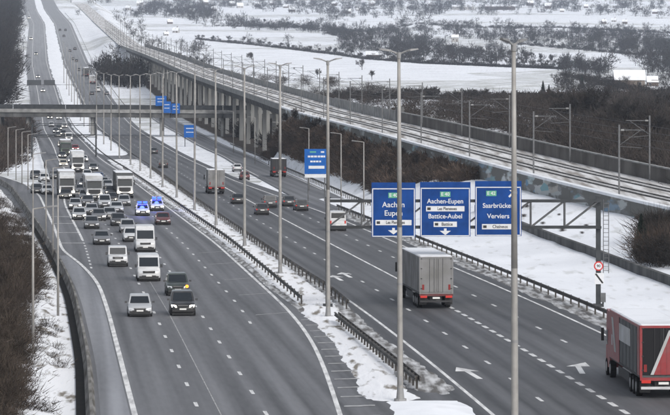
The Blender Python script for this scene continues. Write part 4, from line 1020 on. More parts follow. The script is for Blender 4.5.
M['rear_black'] = mat('black_door_panel', (.012, .012, .014), .6, spec=.2)
def make_lorry(cabc, side, rear, cab_h=3.6, style=None, trailer_h=4.0, front_board=True, short=False):
    """tractor and box trailer; rear end of the trailer at y = 0, nose at y = 16.4"""
    r = thing('lorry', '-', 'lorry')
    TL = 13.6 if not short else 7.4; W = 2.55; hw = W / 2; zb = 1.15
    C0 = TL + .55; C1 = C0 + 2.25                                  # cab
    tr = obj('trailer_box', MB().box((0, TL / 2, (zb + trailer_h) / 2), (W, TL, trailer_h - zb)), side, r)
    obj('roof_snow', MB().loft([[(-hw + .02, .03, trailer_h + .003), (hw - .02, .03, trailer_h + .003), (hw - .02, TL - .03, trailer_h + .003), (-hw + .02, TL - .03, trailer_h + .003)],
                                [(-hw + .1, .1, trailer_h + .06), (hw - .1, .1, trailer_h + .06), (hw - .1, TL - .1, trailer_h + .06), (-hw + .1, TL - .1, trailer_h + .06)]]), M['snow_roof'], tr)
    for s in (-1, 1):
        for z in (zb + .06, trailer_h - .07): obj('edge_rail', MB().box((s * (hw + .012), TL / 2, z), (.05, TL + .02, .13)), M['chassis'] if z < 2 else rear, tr)
        n = 9 if not short else 5
        for k in range(1, n): obj('side_rib', MB().box((s * (hw + .008), TL * k / n, (zb + trailer_h) / 2), (.03, .07, trailer_h - zb - .28)), side, tr)
    # rear
    fr = rear
    for s in (-1, 1):
        obj('corner_post', MB().box((s * (hw - .05), -.03, (zb + trailer_h) / 2), (.13, .07, trailer_h - zb + .03)), fr, tr)
        dr = obj('rear_door', MB().box((s * (hw / 2 - .05), -.02, (zb + trailer_h) / 2 + .03), (hw - .15, .04, trailer_h - zb - .22)), side if style != 'red' else M['rear_black'], tr)
        for x in (.16, .5): obj('lock_rod', MB().tube((s * x, -.06, zb + .12), (s * x, -.06, trailer_h - .15), .02, .02, 5), M['galv'] if style != 'red' else M['chassis'], dr)
        for k in range(4): obj('hinge', MB().box((s * (hw - .14), -.06, zb + .4 + k * .75), (.12, .04, .06)), M['chassis'], dr)
        obj('tail_light', MB().box((s * (hw - .32), -.08, .93), (.5, .1, .16)), M['tail_on'], r)
        obj('mudguard', MB().box((s * (hw - .3), .28, .62), (.58, .04, .6)), M['chassis'], r)
        obj('marker', MB().box((s * (hw - .28), -.045, zb + .5), (.16, .03, .4)), M['tail'], tr)
    obj('top_rail', MB().box((0, -.03, trailer_h - .06), (W, .08, .13)), fr, tr)
    obj('rear_bumper', MB().box((0, .02, .58), (W - .1, .16, .14)), M['chassis'] if style != 'red' else PAINT['white'], r)
    obj('rear_beam', MB().box((0, .0, 1.06), (W, .12, .17)), PAINT['darkred'] if style != 'red' else PAINT['red'], r)
    obj('number_plate', MB().box((0, -.05, .84), (.55, .02, .13)), M['plate'], r)
    obj('chassis', MB().box((0, C1 / 2 - .2, .82), (.9, C1 - .8, .34)), M['chassis'], r)
    for s in (-1, 1):
        obj('side_guard', MB().box((s * (hw - .06), TL * .55, .75), (.05, TL * .36, .5)), M['chassis'], r)
        ys = ([1.9, 3.2, 4.5] if not short else [2.0]) + [C0 - .35, C1 - .85]
        for y in ys: wheel(r, s * (hw - .02), y, .5, .32, 18)
    # cab
    z0, zc = .55, cab_h
    rg = [[(-1.22, C0, z0), (1.22, C0, z0), (1.22, C0, zc - .1), (-1.22, C0, zc - .1)],
          [(-1.24, C1 - .3, z0 - .1), (1.24, C1 - .3, z0 - .1), (1.2, C1 - .55, zc), (-1.2, C1 - .55, zc)],
          [(-1.16, C1, z0 - .15), (1.16, C1, z0 - .15), (1.08, C1 - .22, zc - .22), (-1.08, C1 - .22, zc - .22)]]
    cb = obj('cab', MB().loft(rg), None, r); cb.data.materials.append(cabc)
    def yf(z): return C1 - .22 * (z - z0 + .15) / (zc - z0) 
    obj('windscreen', MB().loft([[(-1.08, yf(1.85) - .02, 1.85), (1.08, yf(1.85) - .02, 1.85), (1.04, yf(2.75) - .02, 2.75), (-1.04, yf(2.75) - .02, 2.75)], [(-1.08, yf(1.85) + .05, 1.85), (1.08, yf(1.85) + .05, 1.85), (1.04, yf(2.75) + .05, 2.75), (-1.04, yf(2.75) + .05, 2.75)]]), M['glass'], r)
    obj('sun_visor', MB().box((0, yf(2.85) + .14, 2.86), (2.1, .3, .1)), M['plastic'], r)
    obj('grille', MB().box((0, yf(1.35) + .03, 1.33), (1.7, .1, .62)), M['plastic'], r)
    obj('front_bumper', MB().box((0, C1 + .02, .62), (2.4, .2, .42)), M['plastic'], r)
    obj('front_plate', MB().box((0, C1 + .13, .62), (.52, .02, .12)), M['plate'], r)
    for s in (-1, 1):
        obj('headlight', MB().box((s * .92, C1 + .06, .92), (.42, .16, .22)), M['lamp_on'], r)
        obj('wing_mirror', MB().box((s * 1.43, C1 - .35, 2.35), (.16, .14, .75)), M['plastic'], r)
        pane('side_window', [(s * 1.235, C0 + 1.0, 1.8), (s * 1.235, C1 - .5, 1.8), (s * 1.215, C1 - .5, 2.65), (s * 1.215, C0 + 1.0, 2.65)][::s], r, 0, 1, 0, 1)
    if front_board:
        obj('roof_fairing', MB().loft([[(-1.1, C0 + .1, zc - .06), (1.1, C0 + .1, zc - .06), (1.1, C1 - .9, zc - .02), (-1.1, C1 - .9, zc - .02)], [(-1.1, C0 + .1, trailer_h - .1), (1.1, C0 + .1, trailer_h - .1), (1.05, C0 + .6, trailer_h - .1), (-1.05, C0 + .6, trailer_h - .1)]]), cabc, r)
    return r, TL, C1
def place_lorry(r, X, d, h, toward, tot, label, group):
    z = float(prof(d)); sl = float(prof(d + 3) - prof(d - 3)) / 6
    if toward:   # nose at distance d
        r.location = (X + math.tan(h) * tot, d + tot, z + sl * tot); r.rotation_euler = (-sl, 0, math.pi - h)
    else:
        r.location = (X, d, z); r.rotation_euler = (sl, 0, -h)
    tag(r, label, 'lorry', group)
# big lorries seen from behind
r, TL, C1 = make_lorry(PAINT['grey'], M['tarp_grey'], M['tarp_grey'], 3.3, trailer_h=3.95)
place_lorry(r, 7.65, 263.0, heading(RL, 265), False, C1, 'grey box lorry with a snowy roof driving away under the signs', GA)
r, TL, C1 = make_lorry(PAINT['red'], M['tarp_dark'], PAINT['red'], 3.85, style='red', trailer_h=3.95, front_board=False)
place_lorry(r, 17.75, 188.0, -.04, False, C1, 'red lorry with dark curtain sides at the right edge, driving away', GA)
tb = [c for c in r.children if c.name.startswith('trailer_box')][0]
obj('white_panel', MB().box((-1.30, 6.6, 3.0), (.03, 5.0, .95)), M['tarp_white'], tb)
obj('red_panel', MB().box((-1.302, .45, 2.55), (.03, .85, 2.6)), PAINT['red'], tb)
obj('red_panel', MB().box((-1.305, 11.3, 2.58), (.03, 4.5, 2.72)), PAINT['red'], tb)
obj('white_panel', MB().add([(-1.33, 10.3, 1.7), (-1.33, 11.2, 1.7), (-1.33, 12.6, 3.6), (-1.33, 11.7, 3.6)], [(0, 1, 2, 3)]), M['tarp_white'], tb)
obj('white_panel', MB().add([(-1.33, 12.0, 2.0), (-1.33, 12.5, 2.0), (-1.33, 12.5, 2.6), (-1.33, 12.0, 2.6)], [(0, 1, 2, 3)]), M['tarp_white'], tb)
obj('red_triangle', MB().add([(-.55, -.075, 1.3), (1.1, -.075, 1.3), (1.1, -.075, 3.7), (.45, -.075, 3.7)], [(0, 1, 2, 3)]), PAINT['red'], tb)
obj('white_stripe', MB().add([(-.72, -.08, 1.3), (-.55, -.08, 1.3), (.45, -.08, 3.7), (.28, -.08, 3.7)], [(0, 1, 2, 3)]), M['tarp_white'], tb)
r, TL, C1 = make_lorry(PAINT['white'], M['tarp_grey'], M['tarp_grey'], 3.2, trailer_h=3.7, short=True)
X, d, z = road_at(216.5, 194); place_lorry(r, X, d, heading(RL, d), False, C1, 'smaller grey box lorry driving away beside the median', GA)
r, TL, C1 = make_lorry(PAINT['black'], M['chassis'], M['chassis'], 3.2, trailer_h=3.3, short=True)
X, d, z = road_at(279.5, 177); place_lorry(r, X, d, heading(RAMP, d), False, C1, 'dark lorry on the slip road beneath the viaduct', GA)
r, TL, C1 = make_lorry(PAINT['grey'], M['tarp_dark'], M['tarp_dark'], 3.2, trailer_h=3.9)
X, d, z = road_at(86, 76.5); place_lorry(r, X, d, heading(RL, d), False, C1, 'tiny dark lorry climbing the far slope', GA)
r, TL, C1 = make_lorry(PAINT['white'], M['tarp_white'], M['tarp_white'], 3.2, trailer_h=3.6, short=True)
X, d, z = road_at(92.5, 84); place_lorry(r, X, d, heading(RL, d), False, C1, 'tiny white lorry beyond the overpass', GA)
# lorries in the jam
for px, py, cc, sd, lab, th in ((67, 198, 'white', 'tarp_grey', 'left white lorry of the three abreast in the jam', 3.9), (94.5, 201, 'lightsilver', 'tarp_white', 'middle silver lorry of the three abreast in the jam', 3.6), (125, 198.5, 'white', 'tarp_dark', 'right white lorry of the three abreast, nearest the median', 3.75),
                                (78, 172.5, 'white', 'tarp_white', 'high white lorry farther back in the jam', 4.0), (66, 156, 'greentruck', 'tarp_grey', 'green cab lorry at the back of the jam', 3.6)):
    r, TL, C1 = make_lorry(PAINT[cc], M[sd], M[sd], {67: 3.5, 94.5: 3.15, 125: 3.35, 78: 3.6, 66: 3.1}[px], trailer_h=th, front_board=px in (67, 78))
    X, d, z = road_at(px, py); place_lorry(r, X, d, heading(LR, d), True, C1 + .1, lab, GQ)

# ------------------------------------------------------------------ vegetation
def bark(name, c, n=.35): return mat(name, c, .95, noise=n, scale=.35, space='Object')
M['trunk'] = bark('bark', (0.045, 0.040, 0.036))
M['twig'] = bark('bare_twigs', (0.046, 0.038, 0.033))
M['twig_dark'] = bark('dark_twigs', (0.028, 0.025, 0.023))
M['twig_brown'] = bark('brown_scrub', (0.052, 0.041, 0.034), .5)
M['twig_red'] = bark('rust_scrub', (0.074, 0.054, 0.042), .5)
M['scrub'] = mat('winter_scrub', (0.075, 0.060, 0.048), .95, col2=(0.022, 0.018, 0.015), scale=.5, detail=6)
M['evergreen'] = bark('evergreen', (0.020, 0.030, 0.022), .3)

def blades(P, D, L, Wd, rng):
    """flat tapered twigs: base points, directions, lengths, widths -> verts, tris"""
    n = len(P); side = np.cross(D, rng.normal(size=(n, 3))); side /= np.linalg.norm(side, axis=1)[:, None] + 1e-9
    a = P - side * (Wd / 2)[:, None]; b = P + side * (Wd / 2)[:, None]; c = P + D * L[:, None]
    v = np.stack([a, b, c], 1).reshape(-1, 3); t = np.arange(3 * n).reshape(-1, 3)
    return v, t
def bare_tree(seed, h, twigs=900, tw=.09, spread=.42):
    """trunk with limbs, and a crown of branches and twigs"""
    R = random.Random(seed); rng = np.random.default_rng(seed)
    trunk, crown = MB(), MB(); tips = []
    def grow(p, d, ln, r, lev):
        q = p + d * ln * .55 + Vector((R.uniform(-1, 1), R.uniform(-1, 1), R.uniform(-.3, .6))) * ln * .06
        e = q + (d + Vector((R.uniform(-1, 1), R.uniform(-1, 1), R.uniform(0, .7))) * .16).normalized() * ln * .45
        mb = trunk if lev < 2 else crown; n = 7 if lev == 0 else 4 if lev < 2 else 3
        mb.tube(p, q, r, r * .8, n, False); mb.tube(q, e, r * .8, r * .55, n, False)
        if lev >= 1:
            for k in range(3): tips.append((p.lerp(e, R.uniform(.3, 1)), (e - p).normalized(), ln))
        if lev == 3: return
        for k in range((5, 4, 3)[lev]):
            a = R.uniform(0, 2 * math.pi); tilt = R.uniform(.45, 1.05) if k else R.uniform(.05, .3)
            o = d.orthogonal().normalized(); o2 = d.cross(o)
            nd = (d * math.cos(tilt) + (o * math.cos(a) + o2 * math.sin(a)) * math.sin(tilt) + Vector((0, 0, .18))).normalized()
            s = q.lerp(e, R.uniform(0, 1)) if k else e
            grow(s, nd, ln * R.uniform(.58, .78), r * .52, lev + 1)
    grow(Vector((0, 0, -.4)), Vector((R.uniform(-.06, .06), R.uniform(-.06, .06), 1)).normalized(), h * spread, h * .018 + .04, 0)
    tp = np.array([t[0] for t in tips]); td = np.array([t[1] for t in tips]); tl = np.array([t[2] for t in tips])
    i = rng.integers(0, len(tp), twigs)
    D = td[i] + rng.normal(0, .55, (twigs, 3)) + np.array([0, 0, .25]); D /= np.linalg.norm(D, axis=1)[:, None]
    v, t = blades(tp[i] + rng.normal(0, .12, (twigs, 3)), D, tl[i] * rng.uniform(.5, 1.0, twigs), rng.uniform(.6, 1.3, twigs) * tw, rng)
    o = len(crown.v); crown.v.extend(map(tuple, v.tolist())); crown.f.extend(map(tuple, (t + o).tolist()))
    return trunk, crown
def tri_arrays(mb):
    v = np.array(mb.v); t = []
    for f in mb.f:
        for k in range(1, len(f) - 1): t.append((f[0], f[k], f[k + 1]))
    return v, np.array(t)
def far_tree(seed, n=230, tw=1.0, limbs=9):
    """lean bare tree for far woods: a trunk and a rounded, gappy crown of branch sprays"""
    rng = np.random.default_rng(seed)
    nl = 9; lob = rng.normal(0, 1, (nl, 3)) * np.array([1.9, 1.9, 1.7]) + np.array([0, 0, 6.0]); lob[:, 2] = np.clip(lob[:, 2], 2.6, 8.6)
    P = lob[rng.integers(0, nl, n)] + rng.normal(0, .7, (n, 3))
    D = P - np.array([0, 0, 3.2]); D /= np.linalg.norm(D, axis=1)[:, None] + 1e-6
    D = D + rng.normal(0, .45, (n, 3)); D /= np.linalg.norm(D, axis=1)[:, None]
    v, t = blades(P - D * .6, D, rng.uniform(1.0, 2.4, n), rng.uniform(.12, .34, n) * tw, rng)
    k = MB().tube((0, 0, -.4), (0, 0, 4), .22, .15, 4, False)
    for l in lob[:limbs]: k.tube((0, 0, 2.4), tuple(l), .12, .04, 3, False)
    v2, t2 = tri_arrays(k)
    return np.concatenate([v, v2]), np.concatenate([t, t2 + len(v)])
def far_clump(seed):
    """two to four far trees grown together over undergrowth"""
    rng = np.random.default_rng(seed); V, Tt, o = [], [], 0
    for k in range(int(rng.integers(2, 5))):
        v, t = far_tree(seed * 7 + k, 95, 1.15, 3); sc = rng.uniform(.5, 1.1)
        v = v * np.array([sc * rng.uniform(.9, 1.3), sc * rng.uniform(.9, 1.3), sc]) + np.array([rng.normal(0, 3.6), rng.normal(0, 2.5), 0]); V.append(v); Tt.append(t + o); o += len(v)
    v, t = bush(seed + 5, 3.2, 11.0, 110, .28, True); v[:, 1] *= .6; V.append(v); Tt.append(t + o)
    return np.concatenate(V), np.concatenate(Tt)
def bush(seed, h, w, n, tw=.05, wild=False):
    rng = np.random.default_rng(seed)
    P = np.stack([rng.normal(0, w * .28, n), rng.normal(0, w * .28, n), rng.uniform(0, h * .62, n) ** 1.0], 1)
    D = np.stack([P[:, 0] / w * 1.6 + rng.normal(0, .45, n), P[:, 1] / w * 1.6 + rng.normal(0, .45, n), rng.uniform(.25, 1.2, n)], 1); D /= np.linalg.norm(D, axis=1)[:, None]
    if wild:
        k = rng.random(n) < .22
        D = np.where(k[:, None], D, rng.normal(0, 1, (n, 3)) + np.array([0, 0, .55])); D /= np.linalg.norm(D, axis=1)[:, None]
        return blades(P, D, np.where(k, rng.uniform(.25, .5, n), rng.uniform(.07, .22, n)) * h, np.where(k, 1.2, rng.uniform(.5, 1.2, n)) * tw, rng)
    return blades(P, D, rng.uniform(.25, .55, n) * h, rng.uniform(.6, 1.4, n) * tw, rng)
TREES = []
for s in range(8):
    tr, cr = bare_tree(100 + s, 10.0, 950, .12, (.26, .30, .33, .24)[s % 4])
    a = tr.mesh('trunk'); a.materials.append(M['trunk'])
    b = cr.mesh('crown'); b.materials.append(M['twig'] if s % 3 else M['twig_dark'])
    TREES.append((a, b))
LOW = []
for s in range(7):
    LOW.append(far_clump(300 + s))
BUSH = [bush(500 + s, 3.0, 3.6, 430, .13, True) for s in range(6)]
BUSHM = []
for v, t in BUSH:
    pass
for k in range(5): BUSHM.append(np_mesh('foliage', *bush(900 + k, 3.0, 3.4, 1700, .05, True)))
def tree(x, y, z, h, label, group, name='bare_tree', k=None, wide=1.0):
    k = RNG.randrange(8) if k is None else k
    r = thing(name, label, 'tree', (x, y, z), RNG.uniform(0, 6.28), group)
    r.scale = (h / 10 * wide, h / 10 * wide, h / 10)
    obj('trunk', TREES[k][0], None, r); obj('crown', TREES[k][1], None, r); return r
def shrub(x, y, z, s, label, group, m='twig', tall=1.0):
    r = thing('shrub', label, 'shrub', (x, y, z), RNG.uniform(0, 6.28), group); r.scale = (s, s, s * tall)
    o = obj('foliage', RNG.choice(BUSHM), M['twig'], r); paint_slot(o, M[m])
    st = MB()
    for k in range(4):
        a = RNG.uniform(0, 6.28); st.tube((0, 0, -.3), (math.cos(a) * .5, math.sin(a) * .5, 1.4), .05, .02, 4)
    obj('stem', st, M['trunk'], r); return r
def merged(name, items, protos, m, label, cat, kind='stuff'):
    """many look-alike far plants as one mass: items are (x, y, z, scale, tall)"""
    V, Tt, o = [], [], 0
    for (x, y, z, s, ta) in items:
        v, t = protos[RNG.randrange(len(protos))]
        a = RNG.uniform(0, 6.28); ca, sa = math.cos(a), math.sin(a)
        q = np.stack([(v[:, 0] * ca - v[:, 1] * sa) * s + x, (v[:, 0] * sa + v[:, 1] * ca) * s + y, v[:, 2] * s * ta + z], 1)
        V.append(q); Tt.append(t + o); o += len(v)
    ob = obj(name, np_mesh(name, np.concatenate(V), np.concatenate(Tt)), m)
    return tag(ob, label, cat, kind=kind)
def along(pts, step, jx=2.0, jy=.8):
    out = []
    for (x0, y0), (x1, y1) in zip(pts, pts[1:]):
        n = max(1, int(math.hypot(x1 - x0, y1 - y0) / step))
        for k in range(n):
            t = (k + RNG.random()) / n; out.append((x0 + (x1 - x0) * t + RNG.uniform(-jx, jx), y0 + (y1 - y0) * t + RNG.uniform(-jy, jy)))
    return out
def inside(p, poly):
    x, y = p; c = False
    for i in range(len(poly)):
        (x0, y0), (x1, y1) = poly[i], poly[i - 1]
        if (y0 > y) != (y1 > y) and x < (x1 - x0) * (y - y0) / (y1 - y0) + x0: c = not c
    return c
def scatter(poly, n):
    xs = [p[0] for p in poly]; ys = [p[1] for p in poly]; out = []
    while len(out) < n:
        p = (RNG.uniform(min(xs), max(xs)), RNG.uniform(min(ys), max(ys)))
        if inside(p, poly): out.append(p)
    return out
# lone trees in the big white field
for px, py, h, lab in ((252, 63, 10.0, 'bare tree standing alone at the left of the large white field'), (318, 79, 6.0, 'small bare tree alone in the middle of the large white field'), (362, 70, 9.5, 'taller of two trees close together in the white field'),
                       (372, 80, 7.8, 'lower of two trees close together in the white field'), (294, 70, 2.2, 'tiny bush in the white field behind the lamp arms'), (610, 100, 6.5, 'tree beside the barn below the snow field')):
    x, y, z = hit(px, py); tree(x, y, z, h, lab, 'lone trees in the fields', wide=1.25 if h < 5 else 1.0)
def rows(pts, step, h0, h1, base, group, jx=1.5, jy=.5, wide=1.0):
    for k, (px, py) in enumerate(sorted(along(pts, step, jx, jy))):
        x, y, z = hit(px, py); label = base + ', ' + ('leftmost' if k == 0 else ordinal(k) + ' from the left'); tree(x, y, z, RNG.uniform(h0, h1), label, group, wide=wide * RNG.uniform(.9, 1.3))
rows([(196, 39), (260, 45.5), (340, 55), (362, 58.5), (420, 63), (500, 66.5), (562, 69)], 6.5, 4, 8, 'bare tree in the hedgerow above the large field', 'upper hedgerow trees', 2, .5, 1.2)
rows([(334, 97), (400, 97), (470, 99), (560, 101)], 8.0, 2.6, 4.6, 'low bare tree in the hedgerow below the field', 'lower hedgerow trees', 2, .6, 1.3)
rows([(345, 45), (420, 52), (500, 58), (556, 62)], 6, 6.5, 10, 'tall bare tree in the copse above the large field', 'copse trees', 4, 4, 1.0)
rows([(505, 42), (560, 48), (640, 54), (668, 55)], 6, 5, 8, 'bare tree in the line across the right hand fields', 'right hand field trees', 4, 3, 1.1)
rows([(520, 62), (580, 68), (600, 66)], 6, 4, 6, 'bare tree in the hedge left of the barn', 'barn hedge trees', 3, 2, 1.2)
rows([(232, 24), (300, 29), (360, 36)], 7, 6, 10, 'bare tree on the middle ridge behind the upper hedgerow', 'middle ridge trees', 3, 3, 1.1)
rows([(545, 118), (600, 132), (640, 140), (668, 150)], 7, 7, 10, 'tall bare tree in the dark wood behind the railway wall', 'wood behind the railway', 4, 6, 1.1)
rows([(104, 82), (118, 86), (134, 88)], 3.0, 8, 11, 'bare tree in the clump before the start of the viaduct', 'clump before the viaduct', 1.5, 2.5, 1.1)
for k, (px, py, h) in enumerate(((172, 60, 6), (178, 62, 7), (184, 61, 6), (190, 63, 7), (196, 64, 6), (201, 66, 5), (205, 68, 5))):
    x, y, z = hit(px, py); tree(x, y, z, h, 'bare tree on the mound behind the viaduct, ' + ('leftmost' if k == 0 else ordinal(k) + ' from the left'), 'trees on the mound', wide=1.2)
it = []
for k in range(70):
    px, py = RNG.uniform(102, 138), 0; py = 80 + (px - 102) * .2 + RNG.uniform(-7, 3)
    x, y, z = hit(px, py); it.append((x, y, z - .3, RNG.uniform(.7, 1.1), RNG.uniform(.9, 1.2)))
merged('dense_copse', it, LOW, M['twig_dark'], 'dense dark copse between the carriageway and the viaduct start', 'wood')
# evergreens
def conifer(x, y, z, h, label):
    r = thing('conifer', label, 'tree', (x, y, z), RNG.uniform(0, 6), 'dark evergreens')
    obj('trunk', MB().tube((0, 0, -.3), (0, 0, h * .9), .14, .03, 6), M['trunk'], r)
    rng = np.random.default_rng(RNG.randrange(9999)); n = 900
    zz = rng.uniform(.08, 1, n) ** 1.1; rad = (1.02 - zz) * h * .23; a = rng.uniform(0, 6.28, n)
    P = np.stack([np.cos(a) * rad * .25, np.sin(a) * rad * .25, zz * h], 1); D = np.stack([np.cos(a), np.sin(a), rng.uniform(-.5, .15, n)], 1)
    D /= np.linalg.norm(D, axis=1)[:, None]
    v, t = blades(P, D, rad * rng.uniform(.5, 1.1, n) + .1, rng.uniform(.12, .3, n), rng)
    obj('crown', np_mesh('crown', v, t), M['evergreen'], r); return r
for px, py, h, lab in ((641, 255, 3.8, 'dark pointed evergreen on the snow slope beside the brown thicket'), (645, 262, 3.0, 'smaller dark evergreen right of the pointed one'), (543, 97, 5, 'dark evergreen at the right end of the lower hedgerow'), (549, 98, 4, 'second dark evergreen at the hedgerow end'), (582, 88, 4.5, 'dark evergreen left of the barn')):
    x, y, z = hit(px, py); conifer(x, y, z, h, lab)
# thicket at the right edge
for k, (px, py) in enumerate(sorted((RNG.uniform(648, 690), RNG.uniform(236, 268)) for _ in range(22))):
    x, y, z = hit(px, py); shrub(x, y, z, RNG.uniform(.7, 1.15), 'brown bare shrub in the right edge thicket, ' + ('leftmost' if k == 0 else ordinal(k) + ' from the left'), 'thicket at the right edge', RNG.choice(['twig_brown', 'twig_red', 'twig_dark']), 1.25)
for k, (px, py) in enumerate(sorted((RNG.uniform(520, 640), RNG.uniform(207, 240)) for _ in range(12))):
    x, y, z = hit(px, py); shrub(x, y, z, RNG.uniform(.08, .22), 'small dry tuft in the slope snow, ' + ('leftmost' if k == 0 else ordinal(k) + ' from the left'), 'dry tufts on the snow slope', 'twig_brown')
def bank_trees(n, place, h0, h1, base, group):
    pts = sorted((place() for _ in range(n)), key=lambda p: p[0] / p[1])
    for k, (x, y) in enumerate(pts): tree(x, y, float(T(x, y)), RNG.uniform(h0, h1), base + ', ' + ('leftmost' if k == 0 else ordinal(k) + ' from the left'), group, 'young_tree', wide=1.15)
def emb_pt():
    y = RNG.uniform(490, 770); a = float(RL(y)) + float(np.interp(y, [468, 500, 520, 700, 800], [34, 29.5, 28, 29, 30])); return RNG.uniform(a, max(a + .5, float(XR(y)) - 7)), y
def left_pt():
    y = RNG.uniform(215, 480); return float(LB(y)) - RNG.uniform(6, 13), y
bank_trees(34, emb_pt, 2.2, 4.6, 'young bare tree in the brown scrub below the railway', 'young trees on the embankment')
bank_trees(26, left_pt, 2.4, 4.8, 'young bare tree in the scrub on the left bank', 'young trees on the left bank')
# masses of scrub and far woods
def wz(x, y): return float(T(x, y))
it = []
for k in range(620):
    y = RNG.uniform(330, 1250) if RNG.random() < .75 else RNG.uniform(850, 1700); v = RNG.uniform(8, 100) if y < 1000 else RNG.uniform(4, 60)
    x = float(XR(y)) + v; it.append((x, y, wz(x, y) - .2, RNG.uniform(.6, 1.5), RNG.uniform(.8, 1.3)))
for px, py in scatter([(430, 104), (545, 102), (680, 100), (680, 182), (600, 158), (500, 138), (440, 122)], 300):
    x, y, z = hit(px, py)
    if x - float(XR(y)) > 8: it.append((x, y, z - .2, RNG.uniform(.7, 1.5), RNG.uniform(.9, 1.5)))
merged('scrub_behind_railway', it, [bush(800 + s, 3.0, 3.6, 400, .085, True) for s in range(6)], M['twig'], 'tangled grey winter scrub on the bank behind the railway', 'scrub')
it = []
for k in range(600):
    y = RNG.uniform(775, 1780); x = float(XR(y)) + RNG.uniform(.2, 28); it.append((x, y, wz(x, y) - .2, RNG.uniform(.9, 1.7), RNG.uniform(.9, 1.6)))
merged('scrub_under_viaduct', it, BUSH, M['twig_dark'], 'dark winter scrub under and behind the viaduct piers', 'scrub')
it = []
for k in range(900):
    y = RNG.uniform(468, 800); a = float(RL(y)) + float(np.interp(y, [468, 500, 520, 700, 800], [33, 28, 26.5, 27.5, 29])); b = float(XR(y)) - (6.6 if y < 760 else 0)
    if b < a + .3: continue
    x = RNG.uniform(a, b); it.append((x, y, wz(x, y) - .25, RNG.uniform(.35, .85), RNG.uniform(.7, 1.4)))
merged('embankment_scrub', it[:450], BUSH, M['twig_brown'], 'brown winter scrub covering the railway embankment', 'scrub')
merged('embankment_scrub', it[450:], BUSH, M['twig_red'], 'rust coloured scrub mixed into the railway embankment', 'scrub')
it = []
for k in range(980):
    y = RNG.uniform(150, 480); o_ = float(np.interp(y, [150, 190, 230, 262, 290, 330, 420, 480], [5.6, 5.4, 6.0, 5.0, 3.2, 4.6, 6.5, 7]))
    x = float(LB(y)) - o_ + .8 - abs(RNG.gauss(0, 6)); it.append((x, y, wz(x, y) - .3, RNG.uniform(.35, .75), RNG.uniform(.8, 1.5)))
for px, py in scatter([(-8, 196), (10, 196), (30, 240), (42, 272), (24, 300), (24, 420), (-8, 420)], 260):
    x, y, z = hit(px, py); it.insert(RNG.randrange(len(it)), (x, y, z - .3, RNG.uniform(.25, .6), RNG.uniform(.8, 1.4)))
FINE = [bush(700 + s, 3.0, 3.6, 520, .065, True) for s in range(6)]
merged('roadside_scrub', it[:760], FINE, M['scrub'], 'dense brown bare scrub on the bank at the left edge', 'scrub')
merged('roadside_scrub', it[760:], FINE, M['twig_brown'], 'reddish bare twigs mixed into the left bank scrub', 'scrub')
it = []
for k in range(210):
    y = RNG.uniform(165, 420); x = float(LB(y)) - RNG.uniform(1.6, 5.5); it.append((x, y, wz(x, y) - .1, RNG.uniform(.12, .34), RNG.uniform(.8, 1.3)))
merged('verge_weeds', it, FINE, M['scrub'], 'dry weeds sticking out of the patchy verge snow', 'weeds')
it = []
for k in range(420):
    y = RNG.uniform(830, 1120); x = float(np.interp(y, [830, 1120], [(33 - 335) * 830 / F, (33 - 335) * 1120 / F])) - 3 - abs(RNG.gauss(0, 9)) - max(0, (950 - y) * .06)
    it.append((x, y, wz(x, y) - .3, RNG.uniform(.8, 1.6), RNG.uniform(.8, 1.5)))
for px, py in scatter([(-12, 122), (31, 120), (33, 148), (24, 166), (-12, 176)], 150):
    x, y, z = hit(px, py); it.append((x, y, z - .3, RNG.uniform(.6, 1.2), RNG.uniform(.8, 1.4)))
merged('scrub_below_overpass', it, BUSH, M['twig_brown'], 'brown wooded bank at the left end of the overpass', 'scrub')
it = []
for k in range(900):
    y = RNG.uniform(1130, 3400); x = float(LM(y)) - 14 - RNG.random() ** 1.5 * 75; it.append((x, y, wz(x, y) - .3, RNG.uniform(1.3, 1.9), RNG.uniform(.9, 1.15)))
merged('roadside_wood', it, [far_tree(340 + s, 330, .6) for s in range(5)], M['twig_dark'], 'dark bare wood beside the far oncoming carriageway', 'wood')
FIELDS = [[(205, 40), (240, 45), (340, 57), (420, 63), (560, 70), (600, 73), (562, 90), (540, 99), (440, 96), (340, 95), (300, 90), (235, 70), (205, 64)],
          [(345, 22), (420, 17), (560, 15), (680, 20), (680, 33), (560, 27), (470, 27), (420, 23), (370, 32), (345, 31)], [(518, 44), (572, 50), (626, 55), (624, 67), (585, 67), (518, 60)],
          [(215, 9), (262, 12), (315, 16), (318, 24), (270, 26), (215, 22)], [(95, 4), (145, 3), (140, 10), (122, 20), (97, 18)], [(588, 89), (680, 87), (680, 98), (588, 98)], [(448, 41), (482, 41), (484, 53), (450, 52)],
          [(195, 27), (300, 33), (345, 40), (330, 50), (260, 42), (195, 36)], [(128, 18), (180, 20), (215, 30), (215, 36), (160, 34), (128, 30)], [(610, 38), (680, 40), (680, 46), (610, 44)], [(140, 32), (200, 38), (200, 46), (150, 44)], [(60, 18), (95, 20), (130, 45), (100, 60)]]
it = []; n = 0
while len(it) < 700 and n < 26000:
    n += 1
    px, py = RNG.uniform(20, 690), RNG.uniform(-8, 66) if RNG.random() < .6 else RNG.uniform(-8, 30)
    clump = math.sin(px * .11 + py * .35) + math.sin(px * .043 - py * .5 + 1) + .6 * math.sin(px * .23 + 2)
    if clump < RNG.uniform(-2.4, .9) or any(inside((px, py), f) for f in FIELDS): continue
    x, y, z = hit(px, py)
    if y > 10500 or abs(x - float(RL(y))) < 24 or abs(x - float(XR(y))) < 12 or (x < float(RL(y)) and y < 3300): continue
    it.append((x, y, z - .3, RNG.uniform(.5, 1.15) * (1 if y < 3500 else 1.3), RNG.uniform(.8, 1.1)))
